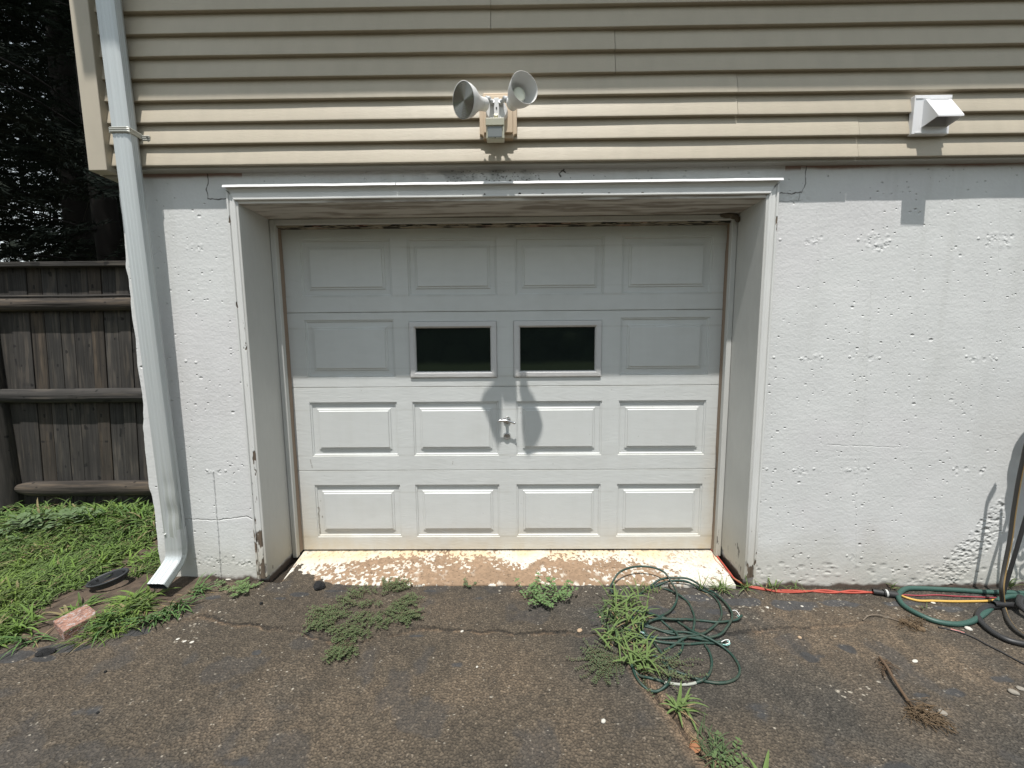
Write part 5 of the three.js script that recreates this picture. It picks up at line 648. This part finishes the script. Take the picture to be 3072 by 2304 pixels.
{
  S = 909;
  const white = std({ color: rgb(0.46, 0.44, 0.39), roughness: 0.85 }), tan = std({ color: rgb(0.36, 0.26, 0.17), roughness: 0.9 }), grey = std({ color: rgb(0.21, 0.19, 0.16), roughness: 0.9 }), tarM = std({ color: rgb(0.014, 0.014, 0.015), roughness: 0.75, bumpMap: scaled(grayTex(128, 128, (u, v) => fbm(u * 20, v * 20, 4, 251), true), 0.4, 0.4), bumpScale: 0.008 });
  for (const a of [[1810, 2159, 20, 'white pebble on open asphalt left of the cable\'s near end', white, { h: .7 }], [1739, 1893, 20, 'tan pebble lying on the crack left of the cable', tan, {}], [1956, 2057, 18, 'white chip inside the nearest cable loop', white, { h: .25 }], [2747, 1967, 25, 'flat white chip on the asphalt in front of the hose loop', white, { h: .25, d: .5 }], [2787, 2113, 22, 'white chip beside the dried weed', white, { h: .3, d: .8, turn: -.6 }], [2829, 2117, 30, 'grey stone beside the dried weed', grey, { h: .4 }], [2853, 2160, 13, 'small white chip beyond the dried weed\'s end', white, { h: .4 }], [3042, 2059, 32, 'grey tan stone near the photograph\'s right edge', grey, { h: .5 }], [3064, 2047, 26, 'second grey stone touching the right edge', grey, { h: .4 }], [2400, 1901, 13, 'round tan pebble on sandy asphalt right of the cable', tan, { h: .7 }], [2907, 1873, 21, 'white stone just under the green hose', white, { h: .6 }], [2716, 1851, 12, 'white chip by the twig in front of the hose', white, { h: .4 }], [2303, 1813, 12, 'white flake on the tar patch right of the sill', white, { h: .2 }], [2407, 1809, 10, 'little white flake on the tar beside the orange cord', white, { h: .2 }], [1386, 1889, 12, 'white chip on the crack below the sill', white, { h: .4 }], [1431, 1995, 10, 'small tan white pebble on open asphalt below the sill', white, { h: .6 }], [1014, 1970, 14, 'brown chip at the near tip of the creeping weed', tan, { h: .3 }], [1800, 1855, 9, 'tan chip beside the leafy weed', tan, { h: .4 }], [535, 1929, 13, 'white flake, leftmost of three near the lawn edge', white, { h: .25 }], [555, 1936, 13, 'white flake, middle of three near the lawn edge', white, { h: .25 }], [577, 1939, 14, 'white flake, rightmost of three near the lawn edge', white, { h: .25 }], [690, 1750, 24, 'flat white paint flake at the wall foot left of the door', white, { h: .15 }], [2965, 1866, 9, 'small tan chip near the black hose', tan, { h: .4 }], [2800, 1795, 16, 'white flake among the cords by the wall', white, { h: .25 }]]) pebble('pebble', a[3], 'pebble', a[0], a[1], a[2], a[4], a[5]);
  pebble('asphalt_chunk', 'black lump of asphalt against the left end of the sill', 'asphalt lump', 959, 1772, 36, tarM, { h: 0.9, rough: 0.6, facet: true, part: 'lump' });
  pebble('asphalt_chunk', 'flat black asphalt lump on the driveway below the brick', 'asphalt lump', 138, 1974, 46, tarM, { h: 0.5, d: 0.42, rough: 0.9, facet: true, turn: 0.35, part: 'lump' });
  pebble('asphalt_chunk', 'tiny black crumb of asphalt on the lower left driveway', 'asphalt lump', 318, 2030, 11, tarM, { h: 0.8, facet: true, part: 'lump' });
  pebble('asphalt_chunk', 'small black crumb of asphalt lower on the left driveway', 'asphalt lump', 295, 2152, 11, tarM, { h: 0.8, facet: true, part: 'lump' });
  pebble('asphalt_chunk', 'small black crumb left of the creeping weed', 'asphalt lump', 785, 1826, 13, tarM, { h: 0.8, facet: true, part: 'lump' });
  // pink brick, one corner broken
  const bc = colorTex(256, 256, (u, v, o) => { const n = fbm(u * 12, v * 12, 4, 260), m = sst(0.5, 0.65, fbm(u * 7, v * 9, 4, 261)), w = sst(0.60, 0.70, fbm(u * 26, v * 18, 3, 262)), k = 0.75 + 0.5 * n; o[0] = lerp(0.28 * k, 0.17 * k, m); o[1] = lerp(0.152 * k, 0.095 * k, m); o[2] = lerp(0.112 * k, 0.075 * k, m); for (let c = 0; c < 3; c++) o[c] = lerp(o[c], 0.36, w * 0.6); }, true);
  const A = onGround(163, 1862, 0.085), Bp = onGround(258, 1812, 0.085), C = onGround(296, 1842, 0.085), D = onGround(193, 1893, 0.085);
  const ctr = new THREE.Vector3().add(A).add(Bp).add(C).add(D).multiplyScalar(0.25), brick = thing('brick', 'broken pink brick lying in the grass at the driveway edge', 'brick', [ctr.x, 0, ctr.z]);
  const sh = new THREE.Shape([A, Bp, Bp.clone().lerp(C, 0.72), C.clone().lerp(D, 0.12), C.clone().lerp(D, 0.25).lerp(A, 0.05), D].map((p) => new THREE.Vector2(p.x - ctr.x, -(p.z - ctr.z))));
  let bg = new THREE.ExtrudeGeometry(sh, { depth: 0.058, bevelEnabled: true, bevelSize: 0.003, bevelThickness: 0.004, bevelSegments: 2, steps: 3 }); bg.rotateX(-Math.PI / 2); { const p = bg.attributes.position; for (let i = 0; i < p.count; i++) { p.setXYZ(i, p.getX(i) + 0.006 * (fbm(p.getX(i) * 40, p.getZ(i) * 40, 3, 263) - 0.5), p.getY(i) + 0.004 * (fbm(p.getZ(i) * 50, p.getX(i) * 50, 3, 264) - 0.5), p.getZ(i)); } bg.computeVertexNormals(); } bg.translate(0, 0.024, 0); bg = uvBox(bg);
  part('brick_body', bg, std({ map: scaled(bc, 0.18, 0.18), bumpMap: scaled(grayTex(128, 128, (u, v) => fbm(u * 20, v * 20, 4, 265), true), 0.1, 0.1), bumpScale: 0.004, roughness: 0.95 }), brick);
  // black plastic ring half sunk in the grass
  const rp = onGround(332, 1757, 0.07), ring = thing('plastic_ring', 'black plastic drain ring half sunk in the grass below the downspout', 'plastic ring', [rp.x, 0, rp.z]);
  const rg = new THREE.LatheGeometry([[0.062, 0], [0.072, 0.036], [0.077, 0.040], [0.084, 0.040], [0.086, 0.036], [0.084, 0.028], [0.078, 0.026], [0.070, 0]].map(([a, b]) => new THREE.Vector2(a, b)), 40); rg.scale(1.12, 1, 0.8); rg.rotateY(0.3); rg.rotateZ(0.16); rg.rotateX(0.12);
  const plast = std({ color: rgb(0.026, 0.028, 0.03), roughness: 0.55 }); part('ring', rg, plast, ring); ring.position.y = soilH(rp.x, rp.z) + 0.022;
  const ribs = []; for (let i = 0; i < 7; i++) { const a = i / 7 * 6.283, b = box(-0.004, 0.004, 0.002, 0.034, -0.006, 0.006, 0.001); b.translate(0.070, 0, 0).rotateY(a); b.scale(1.12, 1, 0.8); b.rotateY(0.3).rotateZ(0.16).rotateX(0.12); ribs.push(b); } part('rib', ribs, plast, ring);
  // dead leaf in the crack
  const lp = onGround(2084, 2220, 0.03), leaf = thing('dead_leaf', 'curled orange brown dead leaf in the crack near the bottom', 'leaf', [lp.x, ground(lp.x, lp.z) + 0.012, lp.z]); const lr = []; for (let i = 0; i <= 8; i++) { const t = i / 8, w = 0.017 * Math.sin(Math.PI * (0.06 + 0.9 * t)), r = []; for (let j = 0; j <= 4; j++) { const s = j / 4 * 2 - 1; r.push([(t - 0.5) * 0.05, 0.008 * s * s + 0.008 * Math.sin(t * 3), s * w]); } lr.push(r); } const lg = sheet(lr, true); lg.rotateY(0.5); lg.rotateX(0.5); part('leaf_blade', lg, std({ color: rgb(0.25, 0.11, 0.05), roughness: 0.8, side: THREE.DoubleSide }), leaf);
  // dried weed lying on the driveway
  const dw = thing('dried_weed', 'brown dried up weed with a bare stalk lying on the driveway', 'dead plant', [0, 0, 0]), dry = std({ color: rgb(0.095, 0.060, 0.035), roughness: 0.95 }), straw = std({ color: rgb(0.115, 0.078, 0.044), roughness: 0.95 });
  const W = (x, y, h = 0.012) => { const p = onGround(x, y, 0.02); p.y = ground(p.x, p.z) + h; return p; };
  part('stalk', [tube([W(2640, 1962), W(2660, 1995, .02), W(2680, 2030, .022), W(2706, 2066, .016), W(2740, 2110, .012)], 0.0058, 30, 7)], dry, dw);
  const wisps = (cx, cy, n, sx, sy, L, ang, fan) => { const q = []; for (let i = 0; i < n; i++) { const a = W(cx + rr(-sx, sx), cy + rr(-sy, sy), rr(0.003, 0.02)), d = ang + rr(-fan, fan), l = L * rr(0.4, 1); q.push(tube([a, a.clone().add(new THREE.Vector3(Math.cos(d) * l * 0.5, rr(-0.004, 0.012), Math.sin(d) * l * 0.5)), a.clone().add(new THREE.Vector3(Math.cos(d + rr(-.5, .5)) * l, rr(-0.008, 0.004), Math.sin(d + rr(-.5, .5)) * l))], rr(0.0008, 0.0017), 5, 3)); } return q; };
  part('dried_roots', wisps(2650, 1985, 26, 18, 18, 0.05, 1.2, 1.5), dry, dw); part('dried_leaves', [...wisps(2740, 2110, 80, 30, 26, 0.07, 0.9, 1.2), ...wisps(2790, 2140, 40, 30, 14, 0.07, 0.5, 0.9)], straw, dw);
  const dt = thing('twig', 'thin pale curved twig on the sandy asphalt before the hose loop', 'twig'); part('twig_stem', [tube([W(2590, 1849, .006), W(2606, 1839, .01), W(2632, 1837, .012), W(2665, 1843, .008), W(2700, 1852, .006)], 0.0028, 30, 6)], std({ color: rgb(0.15, 0.12, 0.09), roughness: 0.95 }), dt);
  const ms = thing('dried_moss', 'clump of dry tan moss at the end of the pale twig', 'dead plant'); part('moss', [...wisps(2735, 1862, 120, 34, 14, 0.035, 1, 3)], straw, ms); part('moss_core', [0, 1, 2, 3, 4].map((i) => { const p = W(2710 + i * 14, 1853 + i * 6, 0.006), g = new THREE.IcosahedronGeometry(0.012, 2), q = g.attributes.position; for (let k = 0; k < q.count; k++) { const f = 0.6 + 0.8 * fbm(q.getX(k) * 160 + i * 7, q.getY(k) * 160 + q.getZ(k) * 90, 3, 266); q.setXYZ(k, q.getX(k) * f * 1.4, q.getY(k) * f * 0.9, q.getZ(k) * f); } g.computeVertexNormals(); return g.translate(p.x, p.y, p.z); }), straw, ms);
}

// ---------------------------------------------------------------- cables and hoses
const lay = (pts, h, r) => pts.map(([x, y, k]) => { const p = onGround(x, y, 0.02 + (k ?? 0)); const gy = p.z < -2.104 && p.x > -1.4 && p.x < 1.27 ? 0.036 : ground(p.x, p.z); p.y = gy + h + (k ?? 0); return p; });
{
  S = 5150;
  const Q = (list, h = 0.006) => lay(list.map(([x, y, k]) => [1600 + x / 2.356, 1600 + y / 2.356, k]), h);
  const gc = colorTex(512, 64, (u, v, o) => { const n = fbm(u * 40, v * 4, 3, 270), d = sst(0.5, 0.72, fbm(u * 24, v * 3, 4, 271)); o[0] = lerp(0.010, 0.05, d * 0.6) * (0.7 + 0.6 * n); o[1] = lerp(0.036, 0.052, d * 0.6) * (0.7 + 0.6 * n); o[2] = lerp(0.026, 0.036, d * 0.6) * (0.7 + 0.6 * n); });
  const green = std({ map: gc, roughness: 0.55 }), cable = thing('power_cable', 'tangled dark green electrical cable lying in loops on the driveway', 'cable');
  const runs = [
    [[560, 440, .02], [545, 400, .03], [560, 355, .035], [600, 308, .045], [680, 268, .05], [770, 258, .05], [860, 270, .05], [930, 305, .045], [985, 360, .035], [1015, 420, .025], [1010, 480, .015], [970, 545, .01], [900, 590, .012], [830, 622, .012], [770, 655, .006]],
    [[760, 430], [830, 375, .008], [900, 350, .012], [1000, 340, .014], [1100, 348, .014], [1200, 372, .012], [1290, 420, .01], [1360, 482, .01], [1400, 540, .01], [1405, 592, .012], [1380, 642, .012], [1330, 692, .012], [1250, 722, .01], [1150, 727, .008], [1050, 716], [950, 700], [850, 668], [770, 640], [700, 602]],
    [[740, 445], [800, 403], [870, 372], [960, 363, .004], [1080, 365, .004], [1180, 384, .004], [1260, 424], [1312, 482], [1332, 552], [1312, 612, .006], [1250, 664, .006], [1180, 706, .014], [1080, 722, .014], [980, 735, .006], [880, 735], [800, 722], [735, 690]],
    [[890, 380], [950, 395], [1030, 430, .008], [1090, 480], [1126, 540], [1140, 610, .008], [1128, 690]],
    [[700, 548], [760, 556], [830, 572], [890, 590, .008], [970, 604, .008], [1080, 604, .006], [1200, 610], [1300, 620, .006], [1370, 616, .006], [1440, 600, .01], [1474, 566, .014]],
    [[790, 650], [830, 622, .012], [900, 607, .01], [980, 603, .014], [1060, 604, .014]],
    [[880, 600], [920, 632], [965, 664], [1012, 702, .01], [1030, 740, .008]],
    [[1000, 606], [1060, 645], [1120, 682, .008], [1200, 714, .018], [1262, 740, .014], [1330, 778, .006], [1390, 826], [1440, 890], [1461, 950], [1442, 1000], [1390, 1032], [1310, 1043], [1220, 1032], [1150, 1014, .008], [1080, 992], [1010, 970], [960, 948, .008], [915, 905]],
    [[740, 735], [820, 748], [900, 764], [1000, 772, .006], [1100, 775], [1200, 766], [1300, 765], [1368, 772, .006]],
    [[780, 720], [900, 738], [1000, 732, .008], [1100, 728, .01], [1200, 742, .006], [1290, 752], [1352, 744, .006]],
    [[920, 825], [985, 792], [1050, 745, .01], [1080, 728, .012]],
    [[1056, 752], [1052, 806], [1014, 856], [950, 880], [880, 872], [840, 860]],
    [[1214, 780], [1245, 830], [1262, 900], [1250, 968], [1202, 1020, .008], [1150, 1044]],
    [[930, 1052, .008], [900, 1040], [820, 1020], [745, 985], [700, 940], [690, 900]],
    [[640, 878], [690, 930], [720, 1000], [760, 1060], [820, 1096], [880, 1101], [940, 1070, .008], [966, 1020], [958, 950, .01], [928, 880], [890, 820], [840, 758], [790, 700], [730, 640], [690, 590]],
    [[520, 545], [560, 600], [620, 650], [700, 700], [780, 740]], [[640, 560], [690, 610], [760, 650], [860, 672], [960, 690], [1080, 692], [1160, 708, .008]]];
  part('cable_run', runs.map((r) => tube(Q(r), 0.0058, r.length * 9, 8)), green, cable);
  const pale = std({ color: rgb(0.30, 0.31, 0.27), roughness: 0.7 }); part('scuffed_run', tube(Q([[1150, 1044], [1125, 1053], [1060, 1060], [985, 1057], [930, 1052, .008]]), 0.0055, 24, 8), pale, cable, 'scuffed pale length of the cable');
  const wire = (c) => std({ color: rgb(...c), roughness: 0.5 });
  for (const g of [tube(Q([[1408, 535, .02], [1430, 534, .025], [1450, 552, .02], [1462, 568, .016], [1474, 566, .012]]), 0.0018, 14, 6), tube(Q([[1330, 752, .012], [1360, 735, .016], [1384, 736, .016], [1388, 752, .012], [1360, 768, .01]]), 0.0018, 14, 6), tube(Q([[750, 665, .02], [752, 690, .02], [775, 705, .014]]), 0.0018, 10, 6)]) part('bare_wire', g, wire([0.72, 0.72, 0.70]), cable);
  for (const g of [tube(Q([[1440, 565, .022], [1460, 575, .018], [1473, 568, .014]]), 0.0016, 10, 6), tube(Q([[1340, 770, .012], [1375, 772, .014], [1390, 756, .012], [1370, 742, .012]]), 0.0018, 14, 6), tube(Q([[765, 690, .02], [785, 706, .016]]), 0.0018, 8, 6)]) part('bare_wire', g, wire([0.25, 0.52, 0.48]), cable);
  // orange extension cord with its plug, from under the door along the wall
  const oc = thing('extension_cord', 'orange extension cord running from the door corner along the wall', 'cord'), orange = std({ color: rgb(0.36, 0.062, 0.04), roughness: 0.55 });
  const at = (fx, fy, z, y) => { const p = onWall(fx, fy, z); if (y !== undefined) p.y = y; return p; };
  const gl = (list, h = 0.006) => lay(list, h);
  const oA = [at(2134, 1649, -2.42), at(2141, 1656, -2.40), at(2157, 1672, -2.33), at(2172, 1690, -2.27), at(2190, 1712, -2.20), at(2204, 1729, -2.15)].map((p) => { p.y = 0.062 - (p.z + 2.42) * 0.11; return p; });
  part('cord', [tube([...oA, ...gl([[2240, 1754], [2262, 1760], [2310, 1764], [2360, 1764], [2430, 1765], [2500, 1768], [2560, 1762], [2625, 1768]])], 0.0052, 90, 8), tube(gl([[2230, 1752], [2260, 1757], [2330, 1768], [2400, 1769], [2470, 1763], [2540, 1768], [2625, 1766]]), 0.0048, 60, 8)], orange, oc);
  part('plug', [tube(gl([[2619, 1768], [2650, 1774]], 0.016), 0.015, 8, 12), tube(gl([[2650, 1774], [2692, 1780]], 0.016), 0.019, 8, 12)], std({ color: rgb(0.018, 0.018, 0.018), roughness: 0.6 }), oc); part('plug_ring', tube(gl([[2656, 1775], [2662, 1776]], 0.017), 0.0205, 4, 14), std({ color: rgb(0.45, 0.45, 0.43), roughness: 0.5 }), oc);
  const tc = thing('brown_cord', 'thin brown and white cord lying beside the orange cord on the sill', 'cord'); part('cord', tube([[2139, 1662, -2.38], [2145, 1680, -2.33], [2160, 1696, -2.28], [2180, 1712, -2.22], [2202, 1727, -2.16]].map(([x, y, z]) => { const p = at(x, y, z); p.y = 0.056 - (p.z + 2.42) * 0.10; return p; }).concat(gl([[2236, 1748], [2262, 1756]])), 0.003, 50, 6), std({ color: rgb(0.33, 0.16, 0.11), roughness: 0.5 }), tc);
  // green garden hose loop
  const Z8 = (list, h) => gl(list.map(([x, y, k]) => [2272 + x / 2.074, 1504 + y / 2.074, k]), h);
  const gh = thing('garden_hose', 'green garden hose laid in a long loop along the wall', 'hose'); part('hose', tube(Z8([[1800, 565], [1659, 560, .004], [1530, 556, .004], [1400, 552], [1280, 542], [1150, 534], [1010, 528], [930, 530], [888, 552], [880, 586], [915, 632], [1000, 684], [1100, 724], [1220, 744], [1320, 734], [1400, 692], [1460, 642], [1492, 612, .012], [1530, 590, .02], [1600, 578, .016], [1700, 580]], 0.012), 0.0125, 160, 12), std({ color: rgb(0.028, 0.072, 0.058), roughness: 0.5 }), gh);
  const yc = thing('yellow_cord', 'yellow cord lying inside the green hose loop', 'cord'); part('cord', tube(Z8([[890, 562], [930, 580], [1000, 594], [1100, 599], [1220, 602], [1340, 604], [1430, 602], [1500, 594], [1560, 582, .008]], 0.007), 0.0062, 60, 8), std({ color: rgb(0.50, 0.31, 0.07), roughness: 0.5 }), yc);
  const rc = thing('red_cord', 'thin dark red cord between yellow cord and wall', 'cord'); part('cord', tube(Z8([[890, 555], [1000, 560], [1120, 564], [1230, 568], [1330, 574], [1430, 580], [1510, 580]], 0.005), 0.0038, 40, 6), std({ color: rgb(0.25, 0.04, 0.05), roughness: 0.5 }), rc);
  const kc = thing('thin_cable', 'thin black cable with a pink stretch below the hose loop', 'cable'); const kk = Z8([[1130, 755], [1200, 768], [1290, 795], [1360, 825], [1430, 862], [1520, 905], [1600, 945], [1700, 995]], 0.004); part('cable_run', tube(kk, 0.0042, 60, 6), std({ color: rgb(0.016, 0.015, 0.015), roughness: 0.6 }), kc); part('pink_run', tube(Z8([[1205, 768], [1250, 780], [1292, 794]], 0.0052), 0.0044, 14, 6), std({ color: rgb(0.42, 0.16, 0.14), roughness: 0.6 }), kc);
  const bh = thing('black_hose', 'black hose lying on the driveway under the striped hose', 'hose'), blk = std({ color: rgb(0.020, 0.020, 0.021), roughness: 0.5 }); part('hose', [tube(Z8([[1500, 640], [1430, 645, .006], [1385, 672], [1380, 715], [1420, 760], [1480, 806], [1560, 845], [1640, 866], [1750, 880]], 0.013), 0.0135, 80, 12), tube(Z8([[1470, 625, .02], [1600, 632, .01], [1700, 640]], 0.013), 0.0135, 30, 12), tube(Z8([[1640, 580, .03], [1640, 640, .03], [1700, 690, .02]], 0.013), 0.0135, 30, 12)], blk, bh);
  // hose with a tan stripe hanging from the iron stand just outside the view
  const stz = -1.99, hp = [[3120, 1240, -1.97], [3096, 1285, -1.97], [3078, 1340, -1.98], [3070, 1376, -1.985], [3057, 1439, -1.99], [3041, 1536, -1.99], [3030, 1621, -1.98], [3012, 1713, -1.965], [3005, 1764, -1.94]].map(([x, y, z]) => at(x, y, z)), hg = Z8([[1533, 645, .0], [1570, 735], [1628, 798], [1700, 840], [1790, 870]], 0.014);
  const curve = new THREE.CatmullRomCurve3([...hp, ...hg], false, 'centripetal'), sh2 = thing('striped_hose', 'dark hose with a tan stripe hanging before the wall', 'hose');
  part('hose', new THREE.TubeGeometry(curve, 140, 0.0095, 12), std({ color: rgb(0.035, 0.033, 0.030), roughness: 0.45 }), sh2);
  { const rows = []; for (let i = 0; i <= 140; i++) { const t = i / 140, p = curve.getPoint(t), d = curve.getTangent(t), side = new THREE.Vector3(0.15, 0.55, 1).cross(d).normalize(), out = d.clone().cross(side).normalize(); rows.push([-1, 0, 1].map((s) => { const a = s * 0.42; const q = p.clone().addScaledVector(out, 0.0098 * Math.cos(a)).addScaledVector(side, 0.0098 * Math.sin(a)); return [q.x, q.y, q.z, s, t]; })); } part('stripe', sheet(rows, true), std({ color: rgb(0.22, 0.145, 0.055), roughness: 0.55, side: THREE.DoubleSide }), sh2); }
  // wrought iron hose stand: it stands right of the view, its shadow falls on the wall
  const iron = std({ color: rgb(0.02, 0.02, 0.02), roughness: 0.6 }), stand = thing('hose_stand', 'black wrought iron hose stand whose scrolled shadow falls on the wall', 'hose stand');
  const dz = 0.13, back = (fx, fy) => { const p = onWall(fx, fy); return [p.x - 0.115 * dz, p.y + 2.95 * dz, WZ + dz]; };
  const zb = (x, y) => [2800 + x / 2.371, 1300 + y / 2.37], bk = (list, r, n = 30) => tube(list.map(([x, y]) => back(...zb(x, y))), r, n, 8);
  const foot = (fx, fy) => { const p = back(...zb(fx, fy)); return p; };
  const leg = (list, r) => tube([...list.map(([x, y]) => back(...zb(x, y))), (() => { const a = foot(...list.at(-1)), b = foot(...list.at(-2)), k = (a[1] - 0) / Math.max(0.05, b[1] - a[1]); return [a[0] + (a[0] - b[0]) * k, 0, a[2]]; })()], r, 30, 8);
  part('iron_leg', leg([[482, 560], [470, 740], [420, 920], [372, 1085]], 0.0085), iron, stand); part('iron_leg', leg([[560, 480], [500, 700], [470, 860], [455, 1085]], 0.0085), iron, stand); part('iron_leg', leg([[900, 560], [905, 760], [915, 1085]], 0.0085), iron, stand);
  part('iron_arch', bk([[470, 770], [520, 735], [600, 705], [680, 695], [780, 710], [900, 760]], 0.011), iron, stand);
  part('iron_scroll', [bk([[610, 740], [570, 790], [560, 860], [580, 950], [592, 1010], [570, 1085]], 0.0065), bk([[645, 800], [618, 820], [600, 850], [603, 885], [625, 895], [645, 880], [640, 860], [625, 858]], 0.006), bk([[700, 900], [660, 930], [620, 960], [612, 1000], [630, 1030], [660, 1030], [670, 1005]], 0.006)], iron, stand);
  const drum = []; for (let i = 0; i < 5; i++) drum.push(new THREE.TorusGeometry(0.20 + 0.012 * (i % 2), 0.0135, 10, 60).translate(2.985, 1.06, -2.02 + i * 0.024)); const hr = thing('hose_reel', 'dark hose coiled on the iron stand at the wall', 'hose'); part('coil', drum, std({ color: rgb(0.035, 0.033, 0.030), roughness: 0.45 }), hr);
  part('iron_hook', [tube([[2.985, 0.9, -2.0], [2.985, 1.2, -2.0], [2.985, 1.27, -1.96]], 0.009, 12, 8)], iron, stand);
}
renderer.render(scene, camera);
